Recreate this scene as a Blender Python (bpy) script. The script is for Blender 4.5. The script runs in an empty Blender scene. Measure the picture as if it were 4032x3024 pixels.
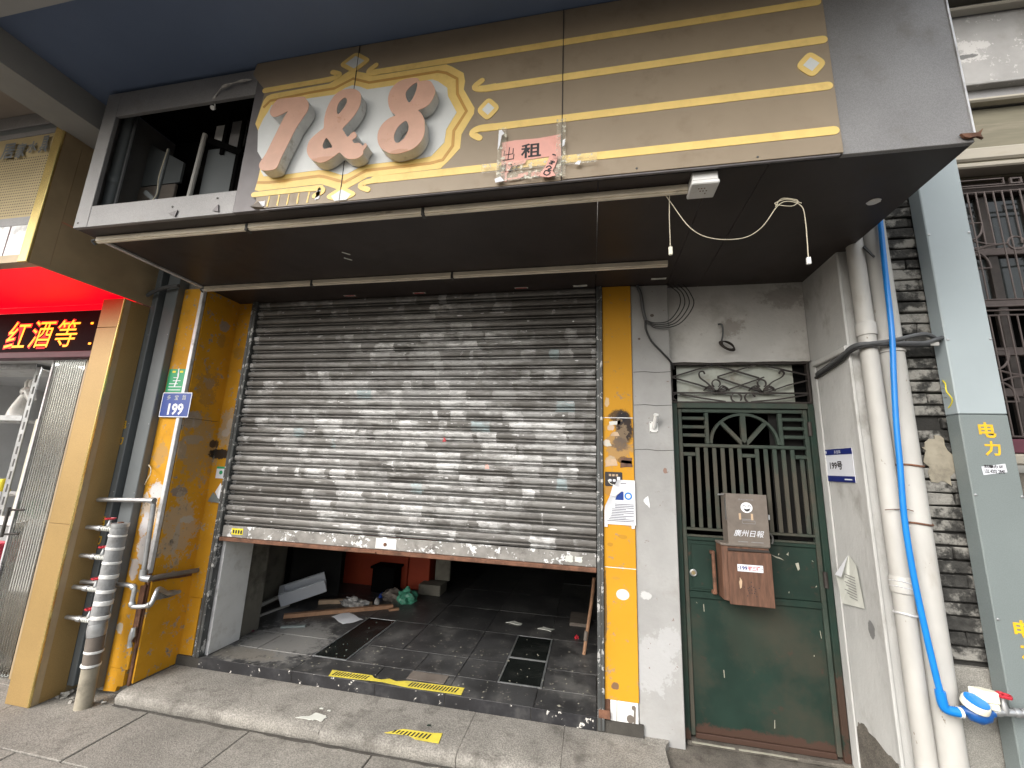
import bpy, bmesh, math, random
from mathutils import Vector, Matrix
from mathutils.geometry import tessellate_polygon
random.seed(7)
R = math.radians
scene = bpy.context.scene
C = scene.collection

# ------------------------------------------------------------------ camera
cam_data = bpy.data.cameras.new('camera'); cam = bpy.data.objects.new('camera', cam_data); C.objects.link(cam)
cam_data.sensor_width = 36.0; cam_data.lens = 14.329; cam_data.clip_start = 0.05; cam_data.clip_end = 2000
rt = Vector((0.98152598, 0.18778608, 0.03664898)); up = Vector((0.00121782, -0.19767753, 0.98026635)); fw = Vector((-0.19132506, 0.96211225, 0.19425432))
cam.matrix_world = Matrix(((rt.x, up.x, -fw.x, 0.0), (rt.y, up.y, -fw.y, 0.0), (rt.z, up.z, -fw.z, 1.70), (0, 0, 0, 1)))
scene.camera = cam
# ------------------------------------------------------------------ daylight (overcast street light from behind the camera)
SUN_EL, SUN_AZ = R(38), R(214)          # azimuth measured clockwise from +Y
w = bpy.data.worlds.new('World'); scene.world = w; w.use_nodes = True
nt = w.node_tree; bg = nt.nodes['Background']
sky = nt.nodes.new('ShaderNodeTexSky'); sky.sky_type = 'NISHITA'; sky.sun_disc = False
sky.sun_elevation = SUN_EL; sky.sun_rotation = SUN_AZ; sky.air_density = 1.6; sky.dust_density = 4.0; sky.ozone_density = 0.6
hs = nt.nodes.new('ShaderNodeHueSaturation'); hs.inputs['Saturation'].default_value = 0.30
nt.links.new(sky.outputs[0], hs.inputs['Color']); nt.links.new(hs.outputs[0], bg.inputs[0]); bg.inputs[1].default_value = 0.145
sd = bpy.data.lights.new('sun', 'SUN'); sun = bpy.data.objects.new('sun', sd); C.objects.link(sun)
sd.energy = 0.9; sd.angle = R(40); sd.color = (1.0, 0.96, 0.9)
sdir = Vector((math.sin(SUN_AZ) * math.cos(SUN_EL), math.cos(SUN_AZ) * math.cos(SUN_EL), math.sin(SUN_EL)))
sun.rotation_euler = sdir.to_track_quat('Z', 'Y').to_euler(); sun.location = (0, -4, 6)
vs = scene.view_settings
scene.display_settings.display_device = 'sRGB'
vs.view_transform = 'Standard'; vs.look = 'None'; vs.gamma = 1.0; vs.use_curve_mapping = False; vs.exposure = 1.1
scene.cycles.max_bounces = 7; scene.cycles.diffuse_bounces = 3; scene.cycles.glossy_bounces = 3; scene.cycles.transmission_bounces = 5; scene.cycles.transparent_max_bounces = 6; scene.cycles.caustics_reflective = False; scene.cycles.caustics_refractive = False

# ------------------------------------------------------------------ materials
class NB:
    def __init__(s, name):
        s.m = bpy.data.materials.new(name); s.m.use_nodes = True; s.t = s.m.node_tree; s.b = s.t.nodes['Principled BSDF']
        s.pos = s.t.nodes.new('ShaderNodeNewGeometry').outputs['Position']
    def put(s, sock, v):
        if hasattr(v, 'is_output') or isinstance(v, bpy.types.NodeSocket): s.t.links.new(v, sock)
        elif isinstance(v, (tuple, list)) and len(v) == 3 and len(sock.default_value) == 4: sock.default_value = (*v, 1)
        else: sock.default_value = v
    def math(s, op, a, b=0.0, c=None, clamp=False):
        n = s.t.nodes.new('ShaderNodeMath'); n.operation = op; n.use_clamp = clamp
        s.put(n.inputs[0], a); s.put(n.inputs[1], b)
        if c is not None: s.put(n.inputs[2], c)
        return n.outputs[0]
    def vmath(s, op, a, b):
        n = s.t.nodes.new('ShaderNodeVectorMath'); n.operation = op; s.put(n.inputs[0], a); s.put(n.inputs[1], b)
        return n.outputs['Value'] if op in ('LENGTH', 'DOT_PRODUCT') else n.outputs[0]
    def sc(s, v, k): return s.vmath('MULTIPLY', v, k)
    def noise(s, scale, detail=5.0, vec=None, rough=0.6, dist=0.0, col=False):
        n = s.t.nodes.new('ShaderNodeTexNoise'); s.put(n.inputs['Vector'], vec or s.pos); s.put(n.inputs['Scale'], scale)
        n.inputs['Detail'].default_value = detail; n.inputs['Roughness'].default_value = rough; n.inputs['Distortion'].default_value = dist
        return n.outputs['Color' if col else 'Fac']
    def vor(s, scale, vec=None, metric='CHEBYCHEV', out='Color', rnd=1.0):
        n = s.t.nodes.new('ShaderNodeTexVoronoi'); n.distance = metric; s.put(n.inputs['Vector'], vec or s.pos); s.put(n.inputs['Scale'], scale)
        n.inputs['Randomness'].default_value = rnd
        return n.outputs[out]
    def step(s, v, a, b):
        n = s.t.nodes.new('ShaderNodeMapRange'); n.interpolation_type = 'SMOOTHSTEP'; s.put(n.inputs[0], v)
        n.inputs[1].default_value = a; n.inputs[2].default_value = b
        return n.outputs[0]
    def mix(s, f, a, b, mode='MIX'):
        n = s.t.nodes.new('ShaderNodeMix'); n.data_type = 'RGBA'; n.blend_type = mode; s.put(n.inputs[0], f); s.put(n.inputs[6], a); s.put(n.inputs[7], b)
        return n.outputs[2]
    def sepx(s, v, i):
        n = s.t.nodes.new('ShaderNodeSeparateXYZ'); s.put(n.inputs[0], v); return n.outputs[i]
    def bump(s, h, strength, dist=0.01):
        n = s.t.nodes.new('ShaderNodeBump'); s.put(n.inputs['Height'], h); n.inputs['Strength'].default_value = strength; n.inputs['Distance'].default_value = dist
        s.t.links.new(n.outputs[0], s.b.inputs['Normal'])
    def rand(s): return s.t.nodes.new('ShaderNodeObjectInfo').outputs['Random']

def spot_mask(k, c, r, soft=0.35, wob=0.55, seed=0.0):
    d = k.vmath('DIVIDE', k.vmath('SUBTRACT', k.pos, c), r)
    l = k.vmath('LENGTH', d, (0, 0, 0))
    if not hasattr(k, 'spotn'): k.spotn = k.math('ADD', k.math('MULTIPLY', k.noise(13.0, 3), 0.55), k.math('MULTIPLY', k.noise(48.0, 4, rough=0.7), 0.45))
    nz = k.spotn
    m = k.math('SUBTRACT', 1.0, k.step(l, 1.0 - max(soft, 0.75) if wob > 0.2 else 1.0 - soft, 1.15 if wob > 0.2 else 1.0))
    m = k.math('ADD', m, k.math('MULTIPLY', k.math('SUBTRACT', nz, 0.5), wob * 5.0))
    return k.step(m, 0.42 - soft * 0.25, 0.52 + soft * 0.25)

def mat(name, col, rough=0.6, metal=0.0, var=0.18, vs_=7.0, grime=None, gs=3.0, glo=0.5, ghi=0.72, bump=0.0, bs=80.0, spots=(), stretch=(1, 1, 1), speck=0.0, sps=220.0, fleck=None, fs=40.0, fth=0.68, spec=0.5, rnd=0.0, coat=0.0):
    k = NB(name); v = k.sc(k.pos, stretch) if stretch != (1, 1, 1) else k.pos
    n1 = k.noise(vs_, 4, vec=v)
    f = k.step(n1, 0.3, 0.7)
    c = k.mix(f, tuple(x * (1 - var) for x in col), tuple(min(1, x * (1 + var)) for x in col))
    if rnd: c = k.mix(k.math('MULTIPLY', k.rand(), rnd), c, tuple(x * 0.35 for x in col))
    if speck:
        sp = k.step(k.noise(sps, 2), 0.35, 0.65)
        c = k.mix(speck, c, k.mix(sp, (0.0, 0.0, 0.0), (1, 1, 1)), 'OVERLAY')
    rv = rough
    if grime:
        g = k.step(k.noise(gs, 5, vec=v, rough=0.68), glo, ghi)
        c = k.mix(k.math('MULTIPLY', g, grime[3] if len(grime) > 3 else 0.8), c, grime[:3])
        rv = k.math('ADD', rough, k.math('MULTIPLY', g, 0.15))
    if fleck:
        fl = k.step(k.noise(fs, 4, vec=k.vmath('ADD', v, (3.1, 7.7, 1.3)), rough=0.75), fth, fth + 0.03)
        c = k.mix(fl, c, fleck)
    for i, s_ in enumerate(spots):
        ctr, rad, colr = s_[:3]; st = s_[3] if len(s_) > 3 else 0.9; sf = s_[4] if len(s_) > 4 else 0.35; wb = s_[5] if len(s_) > 5 else 0.55
        c = k.mix(k.math('MULTIPLY', spot_mask(k, ctr, rad, sf, wb, i * 3.3), st), c, colr)
    k.put(k.b.inputs['Base Color'], c); k.put(k.b.inputs['Roughness'], rv); k.b.inputs['Metallic'].default_value = metal
    k.b.inputs['Specular IOR Level'].default_value = spec; k.b.inputs['Coat Weight'].default_value = coat
    if bump: k.bump(k.noise(bs, 3, vec=v), bump)
    return k.m

def emit(name, col, s, base=(0.02, 0.02, 0.02)):
    k = NB(name); k.put(k.b.inputs['Base Color'], base); k.put(k.b.inputs['Emission Color'], col); k.b.inputs['Emission Strength'].default_value = s
    return k.m

MT = {}
MT['pave'] = mat('paving_stone', (0.238, 0.224, 0.200), 0.82, var=0.16, vs_=2.2, grime=(0.075, 0.068, 0.058, 0.7), gs=5.5, glo=0.5, ghi=0.8, bump=0.35, bs=130, speck=0.28, sps=150, rnd=0.10)
MT['bed'] = mat('joint_dirt', (0.06, 0.055, 0.048), 0.95, bump=0.4)
MT['step'] = mat('step_concrete', (0.248, 0.234, 0.210), 0.85, var=0.2, vs_=3.0, grime=(0.08, 0.072, 0.062, 0.75), gs=7.5, glo=0.48, ghi=0.76, bump=0.4, bs=90, speck=0.28, sps=130)
MT['apron'] = mat('dark_concrete', (0.125, 0.112, 0.095), 0.9, var=0.3, vs_=5, grime=(0.05, 0.042, 0.035, 0.8), gs=7, bump=0.5, bs=70, speck=0.3, fleck=(0.45, 0.42, 0.36), fs=45, fth=0.71)
MT['tile'] = mat('dusty_black_tile', (0.045, 0.045, 0.046), 0.42, var=0.3, vs_=5, grime=(0.16, 0.157, 0.15, 0.7), gs=3.2, glo=0.47, ghi=0.74, bump=0.08, bs=60, fleck=(0.4, 0.38, 0.35), fs=50, fth=0.735, spots=[((-2.45, 3.25, .23), (.5, .55, .3), (.26, .255, .245), .75, .8, .7), ((-2.6, 2.98, .23), (.4, .12, .3), (.2, .18, .15), .6, .6, .8)])
MT['riser'] = mat('peeling_black_tile', (0.022, 0.022, 0.025), 0.4, var=0.3, vs_=8, grime=(0.08, 0.078, 0.075, 0.5), gs=8, fleck=(0.62, 0.60, 0.56), fs=13, fth=0.605)
MT['ceil'] = mat('blue_lit_ceiling', (0.135, 0.185, 0.30), 0.8, var=0.06, vs_=1.5)  # grey ceiling; blue street light and haze put into the base colour
MT['ceil2'] = mat('pale_ceiling_paint', (0.42, 0.43, 0.44), 0.8, var=0.05, vs_=2)
MT['beam'] = mat('beam_plaster', (0.36, 0.36, 0.35), 0.85, var=0.06, vs_=3)
MT['nceil'] = mat('brownish_plaster', (0.36, 0.31, 0.27), 0.85, var=0.06, vs_=3)
MT['fascia'] = mat('grey_aluminium_panel', (0.265, 0.26, 0.262), 0.55, 0.25, var=0.07, vs_=4, grime=(0.2, 0.185, 0.17, 0.6), gs=5, glo=0.52, ghi=0.8, speck=0.12, sps=300)
MT['fasciad'] = mat('dark_aluminium_frame', (0.15, 0.14, 0.145), 0.5, 0.3, var=0.1, vs_=6)
MT['soffit'] = mat('dark_brown_soffit_panel', (0.040, 0.032, 0.030), 0.42, 0.0, var=0.12, vs_=3, grime=(0.06, 0.05, 0.045, 0.35), gs=4, spec=0.28)
MT['board'] = mat('tan_printed_board', (0.312, 0.248, 0.175), 0.5, var=0.05, vs_=3, grime=(0.21, 0.155, 0.10, 0.5), gs=7, glo=0.5, ghi=0.8)
MT['yprint'] = mat('yellow_print', (0.90, 0.65, 0.22), 0.5, var=0.05, vs_=9, grime=(0.62, 0.42, 0.14, 0.5), gs=11, glo=0.5, ghi=0.8)
MT['oprint'] = mat('ochre_print', (0.60, 0.33, 0.085), 0.5, var=0.06, vs_=9)
MT['wprint'] = mat('white_print', (0.74, 0.76, 0.76), 0.5, var=0.03, vs_=8, fleck=(0.45, 0.45, 0.44), fs=24, fth=0.70)
MT['lface'] = mat('salmon_letter_face', (0.62, 0.37, 0.275), 0.5, var=0.05, vs_=12, spots=[((-.93, 1.6, 3.19), (.07, .05, .02), (.42, .2, .1), .5, .7), ((-1.35, 1.6, 3.2), (.09, .05, .02), (.45, .2, .1), .5, .7)])
MT['lside'] = mat('dirty_white_letter_side', (0.62, 0.62, 0.61), 0.5, var=0.1, vs_=14, grime=(0.22, 0.19, 0.15, 0.7), gs=14, glo=0.5, ghi=0.75)
MT['white'] = mat('white_paint', (0.75, 0.75, 0.74), 0.45, var=0.04, grime=(0.45, 0.42, 0.38, 0.4), gs=9)
MT['paper'] = mat('white_paper', (0.78, 0.79, 0.83), 0.7, var=0.03, vs_=9)
MT['oldpaper'] = mat('old_paper', (0.62, 0.63, 0.58), 0.75, var=0.07, vs_=12)
MT['pink'] = mat('pink_paper', (0.80, 0.42, 0.36), 0.7, var=0.05, vs_=12, grime=(0.62, 0.3, 0.25, 0.5), gs=12)
MT['ink'] = mat('black_ink', (0.025, 0.022, 0.025), 0.6, var=0.1)
MT['greyink'] = mat('grey_print', (0.12, 0.13, 0.17), 0.6, var=0.2, vs_=60)
MT['clear'] = None
MT['batten'] = mat('grubby_cream_batten', (0.88, 0.80, 0.66), 0.6, var=0.12, vs_=5, stretch=(1, 6, 6), grime=(0.20, 0.13, 0.08, 0.7), gs=7, glo=0.58, ghi=0.75)
MT['steel'] = mat('galvanised_steel', (0.46, 0.47, 0.48), 0.4, 0.75, var=0.15, vs_=16, grime=(0.3, 0.29, 0.27, 0.5), gs=12)
MT['dsteel'] = mat('dark_steel', (0.09, 0.088, 0.085), 0.5, 0.5, var=0.2, vs_=10)
MT['rust'] = mat('rusty_steel', (0.16, 0.075, 0.045), 0.8, 0.1, var=0.35, vs_=14, grime=(0.06, 0.04, 0.03, 0.7), gs=12, bump=0.3, bs=120)
MT['wire'] = mat('cream_wire', (0.55, 0.50, 0.38), 0.6, var=0.1)
MT['bwire'] = mat('black_cable', (0.02, 0.02, 0.021), 0.5, var=0.15)
MT['gcable'] = mat('grey_cable', (0.085, 0.088, 0.092), 0.5, var=0.15, vs_=20)
GY = (0.34, 0.32, 0.30)
MT['yellow'] = mat('yellow_panel_paint', (0.58, 0.285, 0.020), 0.6, spec=0.18, var=0.07, vs_=3, grime=(0.36, 0.17, 0.02, 0.6), gs=3.5, glo=0.47, ghi=0.78, fleck=(0.33, 0.22, 0.10), fs=22, fth=0.645, spots=[
    ((-3.03, 2.63, 1.95), (.1, .10, .10), GY, .85), ((-3.03, 2.66, 1.80), (.1, .12, .055), GY, .8), ((-3.03, 2.585, 1.72), (.1, .05, .1), GY, .7), ((-3.03, 2.63, 1.41), (.1, .09, .045), (.22, .19, .17), .9), ((-3.03, 2.73, 1.20), (.1, .08, .04), (.5, .48, .45), .85), ((-3.03, 2.67, 1.08), (.1, .03, .16), GY, .7),
    ((-3.03, 2.75, 2.75), (.1, .07, .06), (.3, .28, .26), .85), ((-3.03, 2.72, 2.25), (.1, .06, .06), (.35, .3, .25), .6), ((-3.03, 2.75, 2.62), (.1, .05, .08), (.3, .18, .06), .5),
    ((-3.15, 2.53, 1.30), (.10, .1, .22), (.55, .52, .48), .75, .2, 1.0), ((-3.03, 2.72, 1.75), (.1, .22, .35), (.33, .24, .14), .6, .2, 1.0), ((-3.03, 2.68, 1.15), (.1, .2, .3), (.4, .36, .3), .6, .2, 1.0), ((-2.95, 2.86, 1.9), (.1, .1, .25), (.42, .36, .28), .6, .2, 1.0), ((-3.03, 2.70, 2.2), (.1, .12, .2), (.24, .15, .06), .5, .2, 1.0),
    ((-3.12, 2.53, 1.42), (.07, .1, .09), (.6, .6, .62), .8), ((-3.17, 2.53, 1.18), (.05, .1, .13), (.55, .55, .58), .8), ((-3.15, 2.53, 1.68), (.08, .1, .12), (.35, .24, .12), .55), ((-3.13, 2.53, 1.02), (.09, .1, .14), (.62, .62, .64), .85), ((-3.18, 2.53, .88), (.05, .1, .1), (.5, .5, .52), .8), ((-3.2, 2.53, .5), (.04, .1, .05), (.55, .53, .48), .8),
    ((-2.96, 2.86, 1.70), (.13, .1, .055), (.018, .016, .018), .95, .5), ((-3.02, 2.84, 1.78), (.035, .06, .05), (.05, .035, .03), .9), ((-2.93, 2.86, 1.95), (.04, .1, .06), (.52, .46, .4), .6), ((-2.95, 2.86, 1.87), (.05, .1, .05), (.5, .47, .45), .6), ((-2.95, 2.86, 2.55), (.1, .1, .07), (.25, .15, .04), .45, .8),
    ((-2.885, 2.86, .85), (.018, .1, .5), (.02, .018, .018), .9, .5)])
MT['yellow2'] = mat('yellow_strip_paint', (0.59, 0.29, 0.022), 0.55, spec=0.2, var=0.04, vs_=3, grime=(0.55, 0.27, 0.03, 0.4), gs=6, glo=0.5, ghi=0.8, spots=[
    ((.215, 2.85, 1.97), (.085, .1, .17), (.02, .019, .022), .97, .75, .35), ((.18, 2.85, 2.05), (.09, .1, .07), (.02, .02, .025), .85, .8, .35), ((.17, 2.85, 1.85), (.12, .1, .2), (.3, .22, .14), .6, .2, 1.0), ((.19, 2.85, 1.86), (.07, .1, .06), (.13, .10, .08), .85, .6), ((.12, 2.85, 1.75), (.05, .1, .045), (.5, .42, .32), .7), ((.21, 2.85, 1.755), (.06, .1, .035), (.17, .09, .03), .8, .3), ((.13, 2.85, 1.97), (.035, .1, .03), (.6, .52, .45), .75), ((.105, 2.85, 2.15), (.02, .1, .05), (.65, .55, .4), .6), ((.1, 2.85, 1.87), (.03, .1, .03), (.7, .66, .6), .8), ((.11, 2.85, 1.56), (.04, .1, .05), (.35, .2, .08), .6),
    ((.191, 2.85, .927), (.046, .1, .037), (.66, .66, .68), .95, .3, .06), ((.14, 2.85, .41), (.03, .1, .03), (.16, .10, .07), .9, .3), ((.2, 2.85, 1.27), (.035, .1, .02), (.42, .22, .03), .7), ((.12, 2.85, 1.22), (.025, .1, .015), (.4, .2, .03), .7), ((.15, 2.85, 1.02), (.04, .1, .014), (.45, .25, .05), .6), ((.085, 2.85, .85), (.012, .1, .3), (.05, .05, .05), .7, .6, .4)])
MT['trim'] = mat('white_aluminium_trim', (0.66, 0.66, 0.67), 0.4, 0.3, var=0.08, vs_=9, grime=(0.3, 0.29, 0.28, 0.7), gs=10)
MT['duct'] = mat('grey_green_painted_duct', (0.185, 0.215, 0.215), 0.42, var=0.04, vs_=3, speck=0.06)
MT['ductu'] = mat('sky_lit_grey_duct', (0.36, 0.415, 0.435), 0.4, var=0.03, vs_=3)  # separate upper cover; sky reflection put into its paler colour
MT['ductl'] = mat('dark_grey_painted_duct', (0.135, 0.150, 0.158), 0.45, var=0.06, vs_=3)
MT['stencil'] = mat('yellow_stencil_paint', (0.75, 0.45, 0.02), 0.5, var=0.08, vs_=30)
MT['gold'] = mat('gold_brown_panel', (0.40, 0.265, 0.105), 0.42, 0.35, var=0.05, vs_=2.5, speck=0.08)
MT['golde'] = mat('bright_gold_trim', (0.75, 0.58, 0.22), 0.25, 0.8, var=0.1, vs_=5)
MT['bronze'] = mat('dark_bronze_panel', (0.42, 0.32, 0.195), 0.36, 0.2, var=0.15, vs_=2.0)
MT['perf'] = mat('perforated_gold_sheet', (0.42, 0.33, 0.17), 0.5, 0.2, var=0.05)
MT['plaster'] = mat('grey_white_plaster', (0.345, 0.343, 0.338), 0.85, var=0.10, vs_=2.6, grime=(0.27, 0.255, 0.235, 0.6), gs=4.5, glo=0.52, ghi=0.8, bump=0.25, bs=45, fleck=(0.46, 0.46, 0.45), fs=16, fth=0.70, spots=[((.36, 2.85, .55), (.16, .2, .22), (.43, .43, .435), .8, .15), ((.46, 2.85, .68), (.09, .2, .12), (.43, .43, .435), .8, .15), ((.33, 2.85, .93), (.05, .2, .03), (.62, .62, .62), .7), ((.42, 2.85, 2.77), (.02, .1, .016), (.08, .06, .05), .9), ((.33, 2.85, 2.6), (.013, .1, .012), (.1, .06, .05), .9), ((.47, 2.85, 1.7), (.015, .1, .025), (.25, .13, .09), .8)])
MT['wall'] = mat('stained_grey_plaster', (0.52, 0.51, 0.49), 0.85, var=0.12, vs_=2.4, grime=(0.27, 0.25, 0.225, 0.65), gs=3.2, glo=0.48, ghi=0.76, bump=0.3, bs=40, spots=[((.95, 2.9, 2.68), (.12, .1, .10), (.2, .17, .145), .55, .8), ((1.3, 2.9, 2.9), (.2, .1, .12), (.2, .18, .16), .5, .8)])
MT['swall'] = mat('grey_painted_side_wall', (0.47, 0.47, 0.46), 0.8, var=0.12, vs_=2.6, grime=(0.19, 0.175, 0.15, 0.6), gs=4.2, glo=0.52, ghi=0.74, bump=0.3, bs=40, fleck=(0.5, 0.49, 0.46), fs=20, fth=0.7, stretch=(1, 1, 0.55), spots=[((1.42, 2.63, .93), (.1, .035, .06), (.13, .13, .13), .85, .3, .3)])
MT['gdoor'] = mat('dark_green_door_paint', (0.014, 0.030, 0.023), 0.5, var=0.22, vs_=2.2, grime=(0.045, 0.043, 0.031, 0.75), gs=2.0, glo=0.42, ghi=0.68, spec=0.25, spots=[((1.0, 2.95, .17), (.75, .3, .085), (.065, .035, .026), .9, .6, .5), ((1.39, 2.95, .4), (.06, .3, .25), (.06, .034, .025), .85, .6, .6), ((.95, 2.95, .75), (.25, .3, .3), (.05, .048, .034), .3, .9, .3)])
MT['gbar'] = mat('dusty_green_bar_paint', (0.040, 0.056, 0.045), 0.55, spec=0.25, var=0.2, vs_=5, grime=(0.08, 0.07, 0.055, 0.85), gs=2.6, glo=0.40, ghi=0.62)
MT['iron'] = mat('dark_iron', (0.038, 0.031, 0.028), 0.6, 0.2, var=0.25, vs_=12)
MT['frost'] = mat('dirty_frosted_pane', (0.40, 0.42, 0.37), 0.35, var=0.12, vs_=6, grime=(0.2, 0.165, 0.12, 0.75), gs=5.5, glo=0.5, ghi=0.75)
MT['mail'] = mat('dusty_brown_metal', (0.16, 0.135, 0.115), 0.6, 0.1, var=0.12, vs_=14, grime=(0.24, 0.215, 0.19, 0.5), gs=6, glo=0.45, ghi=0.75)
MT['wood'] = mat('reddish_wood', (0.118, 0.058, 0.036), 0.6, var=0.3, vs_=9, stretch=(5, 5, 0.8), grime=(0.085, 0.04, 0.025, 0.6), gs=4)
MT['plank'] = mat('raw_timber', (0.34, 0.19, 0.11), 0.7, var=0.2, vs_=14)
MT['plank2'] = mat('pale_timber', (0.50, 0.36, 0.24), 0.7, var=0.15, vs_=14)
MT['pvc'] = mat('grubby_white_pipe', (0.46, 0.45, 0.425), 0.55, var=0.12, vs_=4, stretch=(1, 1, 0.4), grime=(0.30, 0.255, 0.20, 0.65), gs=4.5, glo=0.54, ghi=0.78, fleck=(0.22, 0.18, 0.14), fs=22, fth=0.67)
MT['lag'] = mat('grey_lagging', (0.27, 0.275, 0.28), 0.7, var=0.12, vs_=18, grime=(0.16, 0.155, 0.15, 0.6), gs=14, bump=0.4, bs=50)
MT['lagl'] = mat('dirty_tan_pipe', (0.30, 0.27, 0.21), 0.7, var=0.15, vs_=10, grime=(0.13, 0.115, 0.09, 0.7), gs=7)
MT['blue'] = mat('blue_plastic_pipe', (0.008, 0.20, 0.62), 0.35, var=0.06, vs_=8)
MT['bluem'] = mat('blue_meter_body', (0.012, 0.085, 0.30), 0.35, var=0.12, vs_=20)
MT['cream'] = mat('cream_plastic', (0.74, 0.72, 0.60), 0.4, var=0.04)
MT['red'] = mat('red_handle_paint', (0.42, 0.022, 0.035), 0.4, var=0.1)
MT['brick'] = mat('sooty_grey_brick', (0.038, 0.037, 0.034), 0.9, var=0.5, vs_=22, grime=(0.27, 0.262, 0.24, 0.95), gs=7.0, glo=0.47, ghi=0.60, bump=0.9, bs=45, rnd=0.35)
MT['mortar'] = mat('black_mortar', (0.028, 0.027, 0.025), 0.95, bump=0.5, bs=60)
MT['block'] = mat('cement_render', (0.27, 0.26, 0.235), 0.9, var=0.15, vs_=5, grime=(0.1, 0.095, 0.085, 0.8), gs=4, glo=0.5, ghi=0.7, bump=0.5, bs=60, speck=0.25)
MT['nwall'] = mat('pale_moulding_stucco', (0.33, 0.305, 0.255), 0.85, var=0.1, vs_=4, stretch=(0.5, 1, 3), grime=(0.24, 0.215, 0.16, 0.6), gs=4, glo=0.5, ghi=0.8)
MT['nwallg'] = mat('grey_stucco', (0.26, 0.256, 0.25), 0.85, var=0.1, vs_=4, grime=(0.17, 0.163, 0.15, 0.6), gs=3.0, spots=[((2.55, 2.7, 4.57), (.16, .2, .13), (.42, .41, .40), .8, .2, .9), ((2.5, 2.7, 4.53), (.1, .2, .03), (.09, .09, .09), .9, .3, .5)], bump=0.2, bs=30)
MT['olive'] = mat('olive_stained_stucco', (0.15, 0.138, 0.10), 0.85, var=0.15, vs_=4, stretch=(0.4, 1, 4), grime=(0.24, 0.215, 0.165, 0.7), gs=3)
MT['grille'] = mat('mauve_brown_iron', (0.085, 0.068, 0.064), 0.6, 0.2, var=0.15, vs_=12)
MT['wframe'] = mat('dark_window_wood', (0.045, 0.032, 0.03), 0.6, var=0.2)
MT['black'] = mat('unlit_room_black', (0.004, 0.004, 0.004), 1.0, var=0.1, spec=0.05)  # near-black stands in for unlit interiors; also colours the crate and braces
MT['droom'] = mat('unlit_room_grey', (0.018, 0.0175, 0.017), 0.95, spec=0.1, var=0.2, vs_=3)  # dark grey carries the gloom of the shop and sign-box interiors
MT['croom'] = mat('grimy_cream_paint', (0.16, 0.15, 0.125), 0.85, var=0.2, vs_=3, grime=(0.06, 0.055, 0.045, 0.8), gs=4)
MT['orange'] = mat('orange_laminate', (0.30, 0.034, 0.007), 0.7, var=0.05)
MT['bag'] = mat('green_plastic_bag', (0.08, 0.30, 0.20), 0.35, var=0.2, vs_=30)
MT['wrap'] = mat('crumpled_clear_wrap', (0.30, 0.29, 0.28), 0.25, var=0.3, vs_=40)
MT['bluep'] = mat('blue_enamel', (0.014, 0.05, 0.27), 0.3, var=0.05, grime=(0.05, 0.09, 0.25, 0.5), gs=20)
MT['navy'] = mat('navy_print', (0.012, 0.022, 0.16), 0.4, var=0.05)
MT['greens'] = mat('green_sticker', (0.03, 0.33, 0.14), 0.4, var=0.05)
MT['signwhite'] = mat('sign_white', (0.72, 0.74, 0.80), 0.4, var=0.03)
MT['yelsticker'] = mat('yellow_sticker', (0.80, 0.68, 0.03), 0.5, var=0.05)
MT['haz'] = mat('hazard_tape_yellow', (0.72, 0.60, 0.08), 0.55, var=0.1, vs_=12, grime=(0.35, 0.3, 0.1, 0.6), gs=9)
MT['redp'] = emit('red_glow_panel', (1.0, 0.0, 0.010), 0.6, (0.35, 0.0, 0.006))  # red LED glow on soffit and board top put in as emission
MT['led'] = emit('led_amber', (1.0, 0.22, 0.01), 2.0)
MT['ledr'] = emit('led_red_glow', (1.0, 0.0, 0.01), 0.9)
MT['ledb'] = mat('led_board_black', (0.012, 0.004, 0.006), 0.7, spec=0.1, var=0.2, vs_=90)
MT['maroon'] = mat('maroon_sill', (0.10, 0.025, 0.04), 0.5, var=0.1)
MT['lamp'] = emit('lamp_white', (1.0, 0.97, 0.92), 55.0, (0.8, 0.8, 0.8))
MT['porcelain'] = mat('glazed_porcelain', (0.68, 0.66, 0.62), 0.25, var=0.1, vs_=20, grime=(0.42, 0.25, 0.2, 0.6), gs=30, glo=0.55, ghi=0.65)
MT['shopw'] = mat('shop_white_paint', (0.62, 0.63, 0.64), 0.7, var=0.05)
MT['giftp'] = mat('pink_red_card', (0.62, 0.05, 0.09), 0.5, var=0.2, vs_=18)
MT['brass'] = mat('worn_brass', (0.55, 0.43, 0.24), 0.3, 0.8, var=0.1)
MT['glint'] = mat('old_paint_chip', (0.34, 0.33, 0.27), 0.6, var=0.2, vs_=20)

def glassmat(name, col, rough=0.05, trans=1.0, ior=1.45):
    k = NB(name); k.put(k.b.inputs['Base Color'], col); k.b.inputs['Roughness'].default_value = rough; k.b.inputs['Transmission Weight'].default_value = trans; k.b.inputs['IOR'].default_value = ior
    return k.m
MT['glass'] = glassmat('clear_glass', (0.92, 0.95, 0.93), 0.03)
MT['flute'] = glassmat('fluted_glass', (0.95, 0.96, 0.93), 0.08)
MT['bglass'] = mat('black_glass', (0.012, 0.014, 0.013), 0.08, var=0.2, spec=0.6, grime=(0.09, 0.088, 0.083, 0.4), gs=5, glo=0.5, ghi=0.8)
def tapemat():
    k = NB('clear_sticky_tape'); k.put(k.b.inputs['Base Color'], (0.75, 0.72, 0.6)); k.b.inputs['Roughness'].default_value = 0.2
    k.put(k.b.inputs['Alpha'], k.math('ADD', 0.10, k.math('MULTIPLY', k.step(k.noise(45, 4), 0.55, 0.62), 0.55))); return k.m
MT['tape'] = tapemat()

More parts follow.
